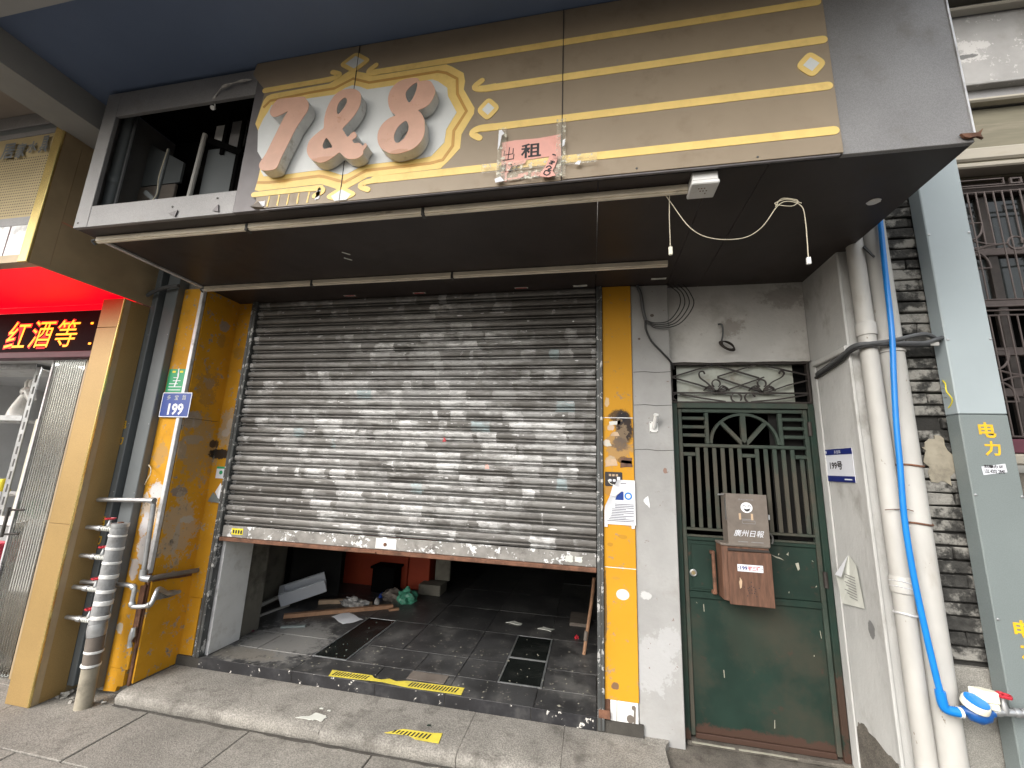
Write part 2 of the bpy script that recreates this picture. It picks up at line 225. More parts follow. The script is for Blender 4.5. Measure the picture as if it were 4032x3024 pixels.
def shuttermat():
    k = NB('grubby_shutter_steel'); p = k.pos
    row = k.math('DIVIDE', k.math('SUBTRACT', k.sepx(p, 2), 1.158), 0.0767)
    rowi = k.math('FLOOR', row)
    def rv(sx, seed):          # a vector that is constant in height over one slat: strips follow the slats
        n = k.t.nodes.new('ShaderNodeCombineXYZ'); k.put(n.inputs[0], k.math('MULTIPLY', k.sepx(p, 0), sx)); k.put(n.inputs[1], k.math('MULTIPLY', rowi, 5.31)); n.inputs[2].default_value = seed
        return n.outputs[0]
    base = k.mix(k.step(k.noise(2.4, 5, vec=k.sc(p, (0.6, 1, 2.2))), 0.32, 0.68), (0.095, 0.088, 0.081), (0.195, 0.187, 0.177))
    hx = k.math('ABSOLUTE', k.math('ADD', k.sepx(p, 0), 1.1)); hz = k.math('ABSOLUTE', k.math('SUBTRACT', k.sepx(p, 2), 1.92))
    cen = k.math('SUBTRACT', 1.0, k.step(k.math('ADD', k.math('MULTIPLY', hx, 0.55), k.math('MULTIPLY', hz, 0.95)), 0.25, 1.35))
    big = k.math('SUBTRACT', k.noise(1.6, 4, vec=k.vmath('ADD', p, (1.7, 0, 0.9))), 0.5)
    dens = k.math('ADD', k.math('MULTIPLY', cen, 0.40), k.math('MULTIPLY', big, 0.9))
    wob = k.math('MULTIPLY', k.math('SUBTRACT', k.noise(18, 4, vec=k.sc(p, (0.6, 1, 1.4))), 0.5), 0.5)
    va = k.vmath('ADD', rv(3.6, 1.0), k.sc(k.noise(14, 3, col=True), (0.5, 0, 0))); vb = k.vmath('ADD', rv(8.0, 7.0), k.sc(k.noise(20, 3, col=True), (0.5, 0, 0)))
    ca = k.vor(1.0, vec=va, metric='EUCLIDEAN'); cb_ = k.vor(1.0, vec=vb, metric='EUCLIDEAN'); v1 = k.sepx(ca, 0); v3 = k.sepx(ca, 2); v2 = k.sepx(cb_, 1)
    m1 = k.step(k.math('ADD', k.math('ADD', v1, wob), dens), 0.86, 1.10); m2 = k.step(k.math('ADD', k.math('ADD', v2, wob), k.math('MULTIPLY', dens, 0.8)), 0.92, 1.02)
    s1 = k.math('MULTIPLY', k.step(k.noise(3.4, 4, vec=k.sc(p, (0.7, 1, 1.3)), rough=0.7), 0.42, 0.66), k.math('ADD', 0.12, k.math('MULTIPLY', cen, 0.75)))
    s2 = k.math('MULTIPLY', k.step(k.noise(11.0, 5, vec=k.sc(p, (0.33, 1, 1.7)), rough=0.74), 0.47, 0.62), k.math('ADD', 0.12, k.math('MULTIPLY', cen, 0.8)))
    c = k.mix(k.math('MULTIPLY', s1, 0.6), base, (0.33, 0.325, 0.32)); c = k.mix(k.math('MULTIPLY', s2, 0.75), c, (0.60, 0.60, 0.595))
    pc = k.mix(v3, (0.28, 0.275, 0.27), (0.70, 0.70, 0.70)); pc = k.mix(k.step(v2, 0.990, 0.992), pc, (0.36, 0.44, 0.46))
    c = k.mix(k.math('MULTIPLY', k.math('MULTIPLY', k.math('MAXIMUM', m1, m2), k.math('ADD', 0.35, k.math('MULTIPLY', k.step(k.noise(22, 4, vec=k.sc(p, (0.5, 1, 1.3)), rough=0.75), 0.40, 0.58), 0.65))), 0.90), c, pc)
    dk = k.step(k.noise(4.2, 4, vec=k.vmath('ADD', k.sc(p, (0.8, 1, 1.3)), (9, 0, 3)), rough=0.75), 0.54, 0.68)
    c = k.mix(k.math('MULTIPLY', dk, 0.6), c, (0.07, 0.065, 0.06))
    fl = k.math('MULTIPLY', k.step(k.noise(26, 5, vec=k.sc(p, (0.4, 1, 1.3)), rough=0.72), 0.65, 0.69), k.math('ADD', 0.12, cen))
    c = k.mix(fl, c, (0.70, 0.70, 0.68))
    k.put(k.b.inputs['Base Color'], c); k.put(k.b.inputs['Roughness'], 0.48); k.b.inputs['Metallic'].default_value = 0.15
    return k.m
MT['shutter'] = shuttermat()
MT['rail'] = mat('grey_rail_paint', (0.10, 0.105, 0.105), 0.5, 0.4, var=0.25, vs_=6, fleck=(0.50, 0.50, 0.49), fs=17, fth=0.555)
MT['botbar'] = mat('flaking_bottom_rail', (0.26, 0.25, 0.235), 0.55, 0.2, var=0.25, vs_=8, fleck=(0.70, 0.71, 0.72), fs=17, fth=0.56, grime=(0.07, 0.06, 0.055, 0.8), gs=9)

# ------------------------------------------------------------------ geometry helpers (all coordinates in metres, world space)
def wloc(o):
    v = Vector((0, 0, 0))
    while o is not None: v = v + o.location; o = o.parent
    return v
def tag(o, label=None, cat=None, group=None, kind=None):
    if label: o['label'] = label
    if cat: o['category'] = cat
    if group: o['group'] = group
    if kind: o['kind'] = kind
    return o
def thing(name, label, cat, loc=(0, 0, 0), group=None, kind=None):
    o = bpy.data.objects.new(name, None); C.objects.link(o); o.location = loc; o.empty_display_size = 0.05
    return tag(o, label, cat, group, kind)
def link(name, verts, faces, m, parent=None, smooth=False, bev=0.0):
    lo = Vector([min(v[i] for v in verts) for i in range(3)]); hi = Vector([max(v[i] for v in verts) for i in range(3)])
    c = (lo + hi) / 2; c.z = lo.z if parent is None else c.z
    me = bpy.data.meshes.new(name); me.from_pydata([Vector(v) - c for v in verts], [], faces)
    bm = bmesh.new(); bm.from_mesh(me)
    bmesh.ops.recalc_face_normals(bm, faces=bm.faces)
    if bev > 0:
        es = [e for e in bm.edges if len(e.link_faces) == 2 and e.calc_face_angle(0) > 0.6]
        bmesh.ops.bevel(bm, geom=es, offset=bev, segments=1, affect='EDGES', clamp_overlap=True)
    bm.to_mesh(me); bm.free()
    if smooth:
        for p in me.polygons: p.use_smooth = True
        me.set_sharp_from_angle(angle=R(42))
    if m is not None: me.materials.append(MT[m] if isinstance(m, str) else m)
    o = bpy.data.objects.new(name, me); C.objects.link(o)
    if parent is not None: o.parent = parent
    o.location = c - wloc(parent)
    return o
def box(name, x, y, z, m, parent=None, bev=0.0):
    x0, x1 = x; y0, y1 = y; z0, z1 = z
    v = [(x0, y0, z0), (x1, y0, z0), (x1, y1, z0), (x0, y1, z0), (x0, y0, z1), (x1, y0, z1), (x1, y1, z1), (x0, y1, z1)]
    f = [(0, 3, 2, 1), (4, 5, 6, 7), (0, 1, 5, 4), (1, 2, 6, 5), (2, 3, 7, 6), (3, 0, 4, 7)]
    return link(name, v, f, m, parent, bev=bev)
PL = {'XZ': lambda a, b, d: (a, d, b), 'YZ': lambda a, b, d: (d, a, b), 'XY': lambda a, b, d: (a, b, d)}
def prism(name, poly, d0, d1, m, parent=None, plane='XZ', holes=(), bev=0.0, smooth=False, split=None):
    """extrude a 2-D outline (with holes) from depth d0 to d1; split=(face material) adds the d0 face as its own material slot"""
    f3 = PL[plane]; loops = [list(poly)] + [list(h) for h in holes]
    flat = [p for l in loops for p in l]; n = len(flat)
    tri = tessellate_polygon([[Vector((p[0], p[1], 0)) for p in l] for l in loops])
    v = [f3(p[0], p[1], d0) for p in flat] + [f3(p[0], p[1], d1) for p in flat]
    f = [tuple(t) for t in tri] + [tuple(n + i for i in reversed(t)) for t in tri]; k = 0
    for l in loops:
        m_ = len(l)
        for i in range(m_): a, b = k + i, k + (i + 1) % m_; f.append((a, b, n + b, n + a))
        k += m_
    return link(name, v, f, m, parent, smooth=smooth, bev=bev)
def smoothloop(p, sub=3):
    out = []; n = len(p)
    for i in range(n):
        p0, p1, p2, p3 = (Vector(p[(i + j - 1) % n]) for j in range(4))
        for s in range(sub):
            t = s / sub
            out.append(tuple(0.5 * ((2 * p1) + (p2 - p0) * t + (2 * p0 - 5 * p1 + 4 * p2 - p3) * t * t + (3 * p1 - p0 - 3 * p2 + p3) * t ** 3)))
    return out
def smoothpath(p, sub=6):
    q = [p[0]] + list(p) + [p[-1]]; out = []
    for i in range(1, len(q) - 2):
        p0, p1, p2, p3 = (Vector(q[i + j - 1]) for j in range(4))
        for s in range(sub):
            t = s / sub
            out.append(0.5 * ((2 * p1) + (p2 - p0) * t + (2 * p0 - 5 * p1 + 4 * p2 - p3) * t * t + (3 * p1 - p0 - 3 * p2 + p3) * t ** 3))
    return out + [Vector(p[-1])]
def roundpoly(p, r, seg=4):
    out = []; n = len(p)
    for i in range(n):
        a, b, c = Vector(p[i - 1]), Vector(p[i]), Vector(p[(i + 1) % n])
        u = (a - b).normalized(); w_ = (c - b).normalized(); rr = min(r, (a - b).length * .45, (c - b).length * .45)
        s, e = b + u * rr, b + w_ * rr
        for j in range(seg + 1):
            t = j / seg; out.append(tuple((1 - t) ** 2 * s + 2 * t * (1 - t) * b + t * t * e))
    return out
def ribbon(p, wd, cap=True):
    """outline of a flat band along a 2-D path"""
    P = [Vector(q) for q in p]; L, Rr = [], []
    for i, q in enumerate(P):
        d = (P[min(i + 1, len(P) - 1)] - P[max(i - 1, 0)]).normalized(); n = Vector((-d.y, d.x)) * wd / 2
        L.append(tuple(q + n)); Rr.append(tuple(q - n))
    out = list(L)
    if cap:
        d = (P[-1] - P[-2]).normalized(); n = Vector((-d.y, d.x))
        out += [tuple(P[-1] + (n * math.cos(a) + d * math.sin(a)) * wd / 2) for a in (R(30), R(60), R(90), R(120), R(150))]
    out += Rr[::-1]
    if cap:
        d = (P[0] - P[1]).normalized(); n = Vector((d.y, -d.x))
        out += [tuple(P[0] + (-n * math.cos(a) + d * math.sin(a)) * wd / 2) for a in (R(30), R(60), R(90), R(120), R(150))]
    return out
def tube(name, pts, r, m, parent=None, seg=8, smooth=True, closed=False):
    P = [Vector(p) for p in pts]; n = len(P); rs = r if isinstance(r, (list, tuple)) else [r] * n
    v, f = [], []; ref = None
    for i, p in enumerate(P):
        if closed: d = (P[(i + 1) % n] - P[i - 1])
        else: d = P[min(i + 1, n - 1)] - P[max(i - 1, 0)]
        d.normalize()
        if ref is None: ref = d.orthogonal().normalized()
        ref = (ref - d * ref.dot(d)); ref = ref.normalized() if ref.length > 1e-6 else d.orthogonal().normalized(); b = d.cross(ref)
        for k in range(seg):
            a = 2 * math.pi * k / seg; v.append(p + (ref * math.cos(a) + b * math.sin(a)) * rs[i])
    m_ = n if closed else n - 1
    for i in range(m_):
        for k in range(seg):
            i2 = (i + 1) % n; k2 = (k + 1) % seg; f.append((i * seg + k, i * seg + k2, i2 * seg + k2, i2 * seg + k))
    if not closed: f.append(tuple(range(seg))[::-1]); f.append(tuple((n - 1) * seg + k for k in range(seg)))
    return link(name, v, f, m, parent, smooth=smooth)
def lathe(name, base, axis, prof, m, parent=None, seg=16, smooth=True):
    a = Vector(axis).normalized(); u = a.orthogonal().normalized(); w_ = a.cross(u); b = Vector(base); v, f = [], []
    for r, h in prof:
        for k in range(seg):
            t = 2 * math.pi * k / seg; v.append(b + a * h + (u * math.cos(t) + w_ * math.sin(t)) * max(r, 1e-4))
    for i in range(len(prof) - 1):
        for k in range(seg): k2 = (k + 1) % seg; f.append((i * seg + k, i * seg + k2, (i + 1) * seg + k2, (i + 1) * seg + k))
    f.append(tuple(range(seg))[::-1]); f.append(tuple((len(prof) - 1) * seg + k for k in range(seg)))
    o = link(name, v, f, m, parent, smooth=smooth)
    return o
def arc(cx, cy, r, a0, a1, n=10): return [(cx + r * math.cos(R(a0 + (a1 - a0) * i / n)), cy + r * math.sin(R(a0 + (a1 - a0) * i / n))) for i in range(n + 1)]
def text(name, s, x, z, d, m, parent=None, plane='XZ', depth=0.0015, bold=0.0, skew=0.0):
    """lettering fitted to the span x=(x0,x1), z=(z0,z1), standing proud of depth d"""
    cu = bpy.data.curves.new('lettering', 'FONT'); cu.body = s; cu.size = 1; cu.offset = bold; cu.resolution_u = 2
    o = bpy.data.objects.new('lettering', cu); C.objects.link(o); bpy.context.view_layer.update()
    me = bpy.data.meshes.new_from_object(o.evaluated_get(bpy.context.evaluated_depsgraph_get()))
    vs_ = [tuple(v.co) for v in me.vertices]; fs_ = [tuple(p.vertices) for p in me.polygons]
    bpy.data.objects.remove(o); bpy.data.curves.remove(cu); bpy.data.meshes.remove(me)
    a0 = min(v[0] for v in vs_); a1 = max(v[0] for v in vs_); b0 = min(v[1] for v in vs_); b1 = max(v[1] for v in vs_)
    f3 = PL[plane]; V = []
    for v in vs_:
        u = (v[0] - a0) / (a1 - a0); t = (v[1] - b0) / (b1 - b0)
        V.append(f3(x[0] + (x[1] - x[0]) * u + skew * (t - .5), z[0] + (z[1] - z[0]) * t, d))
    me = bpy.data.meshes.new(name)
    c = sum((Vector(v) for v in V), Vector()) / len(V); me.from_pydata([Vector(v) - c for v in V], [], fs_); me.materials.append(MT[m])
    o = bpy.data.objects.new(name, me); C.objects.link(o)
    if parent: o.parent = parent
    o.location = c - wloc(parent); return o
def dup(o, loc, parent=None):
    c = o.copy(); C.objects.link(c); c.location = loc; c.parent = parent if parent is not None else o.parent; return c
def jag(poly, amp, n=3):
    out = []
    for i in range(len(poly)):
        a, b = Vector(poly[i]), Vector(poly[(i + 1) % len(poly)])
        for j in range(n):
            q = a.lerp(b, j / n); out.append((q.x + random.uniform(-amp, amp), q.y + random.uniform(-amp, amp)))
    return out
def sheet(name, poly, plane, d, m, parent=None, th=0.0008): return prism(name, poly, d, d + th, m, parent, plane)
def rect(x0, x1, z0, z1): return [(x0, z0), (x1, z0), (x1, z1), (x0, z1)]

PAV, SLAB, FL, SOF, CEIL = 0.09, 0.16, 0.231, 3.0, 3.98

# ------------------------------------------------------------------ ground
pav = box('pavement', (-60, 60), (-120, 2.62), (-0.3, 0.078), 'bed'); tag(pav, kind='structure')
rows = [(2.0, 2.452, [-5.3, -4.5, -3.6, -2.735, -2.0, -1.2, -.4, .42]), (1.42, 2.0, [-5.6, -4.9, -4.1, -3.035, -2.45, -1.7, -.95, -.2, .42]), (.84, 1.42, [-5.3, -4.5, -3.6, -2.735, -2.0, -1.2, -.4, .42]), (.26, .84, [-5.6, -4.9, -4.1, -3.035, -2.45, -1.7, -.95, -.2, .42]), (-.32, .26, [-5.3, -4.5, -3.6, -2.735, -2.0, -1.2, -.4, .42])]
for y0, y1, xs in rows:
    for a, b in zip(xs, xs[1:]):
        dz = random.uniform(-0.002, 0.002)
        box('paving_slab', (a + .003, b - .003), (y0 + .003, y1 - .003), (0.05, PAV + dz), 'pave', pav, bev=0.004)
for a, b in ((-5.3, -4.3), (-4.3, -3.45), (-3.45, -3.03)):
    box('paving_slab', (a + .003, b - .003), (2.455, 2.60), (0.05, PAV - .001), 'pave', pav, bev=0.004)
# concrete step in front of the shop: worn blocks
stp = thing('concrete_step', None, None, (-1.3, 2.66, PAV), kind='structure')
def stepblock(x0, x1):
    n = max(2, int((x1 - x0) / 0.09)); prof = [(2.466, .076), (2.454, .098), (2.450, .124), (2.456, .145), (2.474, .156), (2.52, SLAB), (2.66, SLAB), (2.842, SLAB + .001), (2.842, .076)]
    v, f = [], []; m_ = len(prof)
    for i in range(n + 1):
        x = x0 + (x1 - x0) * i / n
        for j, (y, z) in enumerate(prof):
            k = 0.005 if j in (1, 2, 3, 4) else 0.0
            v.append((x, y + random.uniform(-k, k), z + random.uniform(-k, k) * .7))
    for i in range(n):
        for j in range(m_): j2 = (j + 1) % m_; f.append((i * m_ + j, i * m_ + j2, (i + 1) * m_ + j2, (i + 1) * m_ + j))
    f.append(tuple(range(m_))); f.append(tuple(n * m_ + j for j in range(m_))[::-1])
    return link('step_block', v, f, 'step', stp, smooth=True)
for a, b in ((-3.02, -1.552), (-1.55, -.721), (-.718, -.163), (-.1605, .405)): stepblock(a, b)
box('mortar_bed', (-3.0, .39), (2.47, 2.80), (.08, .15), 'bed', stp)
sd_ = []
for i in range(60): sd_.append((-3.02 + 3.42 * i / 59, 2.452))
for i in range(60): sd_.append((.40 - 3.42 * i / 59, 2.438 + random.uniform(-.008, .006)))
prism('gutter_dirt', sd_, .086, .0935, 'bed', stp, 'XY')
box('step_fill', (.032, .405), (2.8425, 2.875), (.08, .150), 'step', stp, .004); prism('step_fill', jag([(.30, 2.80), (.41, 2.80), (.44, 2.86), (.30, 2.861)], .004), .12, .163, 'step', stp, 'XY')
apr = prism('door_apron', [(.41, 2.05), (3.2, 2.05), (3.2, 2.60), (1.42, 2.60), (1.42, 2.94), (.41, 2.94)], .05, .128, 'apron', None, 'XY'); tag(apr, kind='structure')
thr = box('door_threshold', (.55, 1.415), (2.905, 3.02), (.128, .150), 'apron', None, .006); tag(thr, kind='structure')
prism('tile_edge', ribbon([(.58, 2.902), (.76, 2.898), (.80, 2.899)], .012), .150, .1535, 'glint', thr, 'XY'); prism('tile_edge', ribbon([(.83, 2.897), (1.0, 2.899), (1.12, 2.894)], .012), .150, .1535, 'glint', thr, 'XY')
# shop floor with tiles
flo = box('shop_floor', (-3.2, .30), (2.846, 6.3), (.10, .224), 'bed'); tag(flo, kind='structure')
rowsf = [(2.846, 3.078, [-2.83, -2.07, -1.47, -.93, -.355, .032]), (3.084, 3.366, [-2.83, -2.55, -2.075, -1.785, -1.245, -.93, -.64, -.33, .032]), (3.370, 3.90, [-3.2, -2.6, -2.075, -1.785, -1.473, -.93, -.64, -.33, .28]), (3.904, 4.46, [-3.2, -2.6, -2.07, -1.473, -.93, -.35, .28]), (4.464, 5.06, [-3.2, -2.6, -2.07, -1.473, -.93, -.35, .28]), (5.064, 5.66, [-3.2, -2.6, -2.07, -1.473, -.93, -.35, .28]), (5.664, 6.25, [-3.2, -2.6, -2.07, -1.473, -.93, -.35, .28])]
for y0, y1, xs in rowsf:
    for a, b in zip(xs, xs[1:]):
        if (a, y0) in ((-2.075, 3.084), (-2.075, 3.370), (-.64, 3.084), (-.64, 3.370)): continue
        box('floor_tile', (a + .002, b - .002), (y0 + .001, y1 - .001), (.20, FL + random.uniform(-.0015, .0015)), 'tile', flo, bev=0.002)
for x0, x1, y0, y1 in ((-2.073, -1.787, 3.086, 3.898), (-.638, -.332, 3.086, 3.468), (-.638, -.332, 3.472, 3.898)):
    box('glass_floor_panel', (x0 + .012, x1 - .012), (y0 + .008, y1 - .008), (.20, FL + .001), 'bglass', flo)
    for q in (((x0, x0 + .011), (y0, y1)), ((x1 - .011, x1), (y0, y1)), ((x0 + .012, x1 - .012), (y0, y0 + .007)), ((x0 + .012, x1 - .012), (y1 - .007, y1))):
        box('panel_edge', q[0], q[1], (.20, FL + .003), 'steel', flo)
for a, b in zip([-2.83, -2.05, -1.42, -.93, -.37, .03], [-2.05, -1.42, -.93, -.37, .03]):
    box('riser_tile', (a + .0015, b - .0015), (2.843, 2.8455), (SLAB + .001, FL + .002), 'riser', flo, bev=0.001)

# ------------------------------------------------------------------ arcade ceiling, party walls, rooms
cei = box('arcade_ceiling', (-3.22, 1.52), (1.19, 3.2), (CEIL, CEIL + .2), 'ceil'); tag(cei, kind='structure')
e = box('ceiling_edge_beam', (-3.22, 1.52), (.55, 1.188), (CEIL - .05, CEIL + .2), 'ceil2'); tag(e, kind='structure')
e = box('arcade_beam', (-3.48, -3.222), (.55, 3.2), (3.79, CEIL + .2), 'beam'); tag(e, kind='structure')
e = box('neighbour_ceiling', (-8, -3.482), (.55, 3.2), (3.975, CEIL + .2), 'nceil'); tag(e, kind='structure')
pw = thing('party_wall', 'grey plastered party wall end between the gold column and yellow pillar', 'wall', (-3.25, 2.7, PAV))
box('wall_core', (-3.46, -3.045), (2.565, 3.4), (.0, 4.1), 'block', pw)
sw = thing('side_wall', 'stained grey side wall with the white number plate, right of the green door', 'wall', (1.55, 2.8, PAV))
prism('wall_face', [(1.42, 2.52), (1.655, 2.52), (1.655, 3.2), (1.42, 3.2)], .0, 3.6, 'swall', sw, 'XY', bev=.006)
box('corner_bead', (1.412, 1.428), (2.512, 2.53), (.36, 2.99), 'swall', sw, bev=.004)
box('door_side_bead', (1.408, 1.4195), (2.86, 2.925), (.135, 2.43), 'swall', sw, bev=.004)
prism('cement_ledge', [(2.512, 2.43), (2.87, 2.42), (2.87, 2.385), (2.512, 2.39)], 1.395, 1.4195, 'swall', sw, 'YZ', bev=.006)
prism('broken_render', jag([(2.86, .37), (2.814, .415), (2.756, .403), (2.65, .385), (2.541, .376), (2.53, .06), (2.87, .06)], .008, 4), 1.4165, 1.4195, 'apron', sw, 'YZ')
lw = thing('lintel_wall', 'soot-stained grey wall above the transom of the green door', 'wall', (.97, 2.97, 2.45))
box('wall_face', (.535, 1.4195), (2.925, 3.065), (2.452, 3.12), 'wall', lw, bev=.004)
prism('ragged_plaster_edge', jag([(.54, 2.440), (1.41, 2.440), (1.41, 2.456), (.54, 2.456)], .004, 10), 2.915, 2.93, 'wall', lw)
pp = thing('plaster_pier', 'pale grey plaster pier between yellow strip and green door', 'wall', (.40, 2.92, SLAB))
box('wall_face', (.278, .532), (2.874, 3.065), (.09, 3.12), 'plaster', pp, bev=.0); box('wall_render', (.278, .532), (2.862, 2.8738), (.09, 2.999), 'plaster', pp, bev=.004)
for z in (1.83, 2.13, 2.36): prism('crack', ribbon([(.285, z), (.36, z + .004), (.43, z - .003), (.53, z + .002)], .003, False), 2.8605, 2.862, 'mortar', pp)
# dark rooms
rm = thing('shop_room', None, None, (-1.3, 4.5, FL), kind='structure')
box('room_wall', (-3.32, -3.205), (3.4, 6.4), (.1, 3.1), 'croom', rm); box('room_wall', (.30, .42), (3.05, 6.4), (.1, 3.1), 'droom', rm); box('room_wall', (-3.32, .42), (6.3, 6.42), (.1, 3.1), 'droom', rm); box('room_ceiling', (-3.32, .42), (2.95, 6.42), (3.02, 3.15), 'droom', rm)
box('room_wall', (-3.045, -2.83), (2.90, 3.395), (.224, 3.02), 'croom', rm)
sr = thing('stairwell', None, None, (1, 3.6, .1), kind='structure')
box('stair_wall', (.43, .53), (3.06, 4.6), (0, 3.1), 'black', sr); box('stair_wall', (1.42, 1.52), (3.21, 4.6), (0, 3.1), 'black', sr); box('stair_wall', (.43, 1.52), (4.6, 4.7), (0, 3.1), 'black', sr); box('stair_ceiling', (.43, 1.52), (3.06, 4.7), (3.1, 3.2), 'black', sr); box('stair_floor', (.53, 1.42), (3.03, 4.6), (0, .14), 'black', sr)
# upper building mass behind the fascia (shell that keeps the rooms dark)
ub = box('upper_wall', (-3.3, 1.66), (3.42, 3.6), (3.16, 4.2), 'block'); tag(ub, 'grey wall of the building above the shop, behind the sign box', 'wall')

# ------------------------------------------------------------------ canopy / sign box
cb = thing('sign_canopy', 'grey metal sign box with dark brown soffit jutting over the shop front', 'canopy', (-.8, 2.2, SOF))
for a, b, y1 in ((-3.058, .030, 2.872), (.033, .530, 2.872), (.533, .745, 2.923), (.748, 1.467, 2.923)):
    box('soffit_panel', (a, b), (1.681, y1), (SOF, SOF + .012), 'soffit', cb)
box('front_panel', (-3.06, -2.957), (1.677, 1.70), (SOF - .002, 3.95), 'fascia', cb, .002)
box('front_panel', (-2.956, -1.93), (1.678, 1.70), (SOF - .002, 3.138), 'fascia', cb, .002)
box('front_panel', (-2.956, -1.93), (1.678, 1.70), (3.772, 3.95), 'fascia', cb, .002)
box('opening_jamb', (-1.93, -1.72), (1.676, 1.70), (SOF - .002, 3.97), 'fasciad', cb, .002)
box('front_panel', (1.012, 1.465), (1.678, 1.70), (SOF - .002, 3.98), 'fascia', cb, .002)
box('backing_sheet', (-1.719, 1.011), (1.682, 1.70), (SOF, 3.97), 'fasciad', cb)
box('side_panel', (1.455, 1.467), (1.70, 2.9), (SOF + .013, 3.98), 'fascia', cb); box('side_panel', (-3.06, -3.05), (1.70, 2.53), (SOF + .013, 3.95), 'fascia', cb)
box('corner_trim', (1.4655, 1.472), (1.674, 1.69), (SOF + .03, 3.98), 'trim', cb)
box('bottom_lip', (-1.75, 1.0), (1.668, 1.681), (SOF - .012, SOF - .0025), 'fasciad', cb, .002)
box('edge_strip', (-3.05, -3.022), (1.80, 2.51), (SOF - .014, SOF - .0005), 'trim', cb, .002)
for x, z in ((-3.03, 3.03), (-2.35, 3.075), (-2.05, 3.10)): lathe('rivet', (x, 1.678, z), (0, -1, 0), [(.006, 0), (.006, .003), (.002, .005)], 'dsteel', cb, 8)
for pts in ([(-2.36, 3.03), (-2.30, 3.045), (-2.31, 3.005)], [(-2.06, 3.02), (-2.03, 3.055), (-2.02, 3.01)]): prism('torn_sheet_edge', pts, 1.670, 1.676, 'fasciad', cb)
prism('torn_sheet_edge', [(1.415, 3.03), (1.47, 3.028), (1.49, 3.045), (1.478, 3.02), (1.484, 3.0), (1.468, 3.012), (1.44, 3.008), (1.425, 3.015)], 1.664, 1.6735, 'rust', cb)
prism('hole_cover', [(1.328 + .026 * math.cos(R(a)) * (1 + .15 * (a % 80 == 0)), 2.031 + .026 * math.sin(R(a))) for a in range(0, 360, 20)], SOF - .003, SOF - .0005, 'white', cb, 'XY')
for x, y, m_ in ((-1.93, 2.80, 'red'), (-1.33, 2.81, 'red'), (-.515, 2.805, 'red'), (-.08, 2.815, 'oldpaper'), (.457, 2.76, 'oldpaper')):
    sheet('sticker_scrap', jag(rect(x - .05, x + .05, y - .012, y + .012), .003), 'XY', SOF - .0015, 'oldpaper', cb)
    if m_ == 'red': sheet('sticker_scrap', jag(rect(x - .042, x + .042, y - .007, y + .007), .002), 'XY', SOF - .0025, 'red', cb)
for x, y in ((-1.57, 2.15), (-1.60, 2.22)): sheet('sticker_scrap', ribbon([(x, y), (x + .03, y + .03)], .012), 'XY', SOF - .0015, 'oldpaper', cb)
# things seen inside the open bay of the sign box
ow = thing('old_shop_window', 'grey casement and dark boards seen through the gap beside the sign', 'window', (-2.5, 1.95, 3.03))
box('back_board', (-3.04, -1.72), (2.10, 2.12), (3.014, 3.96), 'droom', ow); box('added_top_board', (-3.04, -1.72), (1.702, 2.099), (3.945, 3.96), 'black', ow)  # top board added to keep the upper part of the bay dark
box('window_panel', (-2.475, -2.235), (1.90, 1.915), (3.03, 3.66), 'ductl', ow, .004); box('window_panel', (-2.46, -2.375), (1.91, 1.92), (3.70, 3.85), 'white', ow, .004); box('window_panel', (-2.33, -2.21), (1.905, 1.915), (3.66, 3.86), 'fascia', ow, .004)
prism('brace', ribbon([(-2.50, 3.73), (-2.18, 3.58)], .04, False), 1.87, 1.885, 'black', ow); box('mullion', (-2.365, -2.335), (1.885, 1.90), (3.60, 3.94), 'black', ow, .004); box('mullion', (-2.235, -2.205), (1.885, 1.90), (3.02, 3.94), 'black', ow, .004)
tube('conduit', [(-2.505, 1.86, 3.02), (-2.47, 1.86, 3.74)], .014, 'pvc', ow); tube('conduit', [(-2.76, 1.86, 3.02), (-2.74, 1.86, 3.66)], .010, 'ductl', ow)
box('dark_board', (-3.02, -2.72), (1.93, 1.95), (3.02, 3.46), 'mail', ow, .003); prism('slanted_sheet', [(-3.02, 3.47), (-2.70, 3.47), (-2.70, 3.62), (-3.02, 3.80)], 1.935, 1.95, 'ductl', ow)
tube('stray_wire', smoothpath([(-2.66, 1.80, 3.60), (-2.68, 1.80, 3.40), (-2.665, 1.80, 3.28), (-2.70, 1.79, 3.20)], 5), .003, 'wire', ow, 5)
op = thing('inner_drain_pipe', 'grey drain pipe standing inside the open bay of the sign box', 'pipe', (-3.09, 1.80, 3.02))
tube('pipe', [(-3.0, 1.78, 3.016), (-3.0, 1.78, 3.94)], .034, 'ductl', op, 14); lathe('collar', (-3.0, 1.78, 3.36), (0, 0, 1), [(.036, 0), (.04, .012), (.04, .05), (.036, .06)], 'ductl', op, 14); tube('thin_pipe', [(-2.935, 1.775, 3.016), (-2.935, 1.775, 3.94)], .010, 'gcable', op)
prism('angle_brace', ribbon([(-2.86, 3.36), (-2.62, 3.18)], .028, False), 1.86, 1.875, 'ductl', op)
tf = tube('torn_film', smoothpath([(-2.24, 1.69, 3.775), (-2.16, 1.66, 3.83), (-2.05, 1.66, 3.86), (-1.96, 1.665, 3.865)]), [.006 + .004 * math.sin(i) for i in range(19)], 'wrap'); tag(tf, 'torn strip of clear film hanging over the gap beside the sign', 'film')
lb = thing('spot_lamp', 'small white lamp on the edge of the gap in the sign box', 'lamp', (-2.225, 1.70, 3.72))
lathe('reflector', (-2.225, 1.69, 3.735), (0.3, -.6, -.6), [(.007, -.014), (.009, 0), (.013, .014), (.012, .016)], 'white', lb, 12); tube('bracket', [(-2.225, 1.70, 3.735), (-2.235, 1.70, 3.775)], .004, 'white', lb)

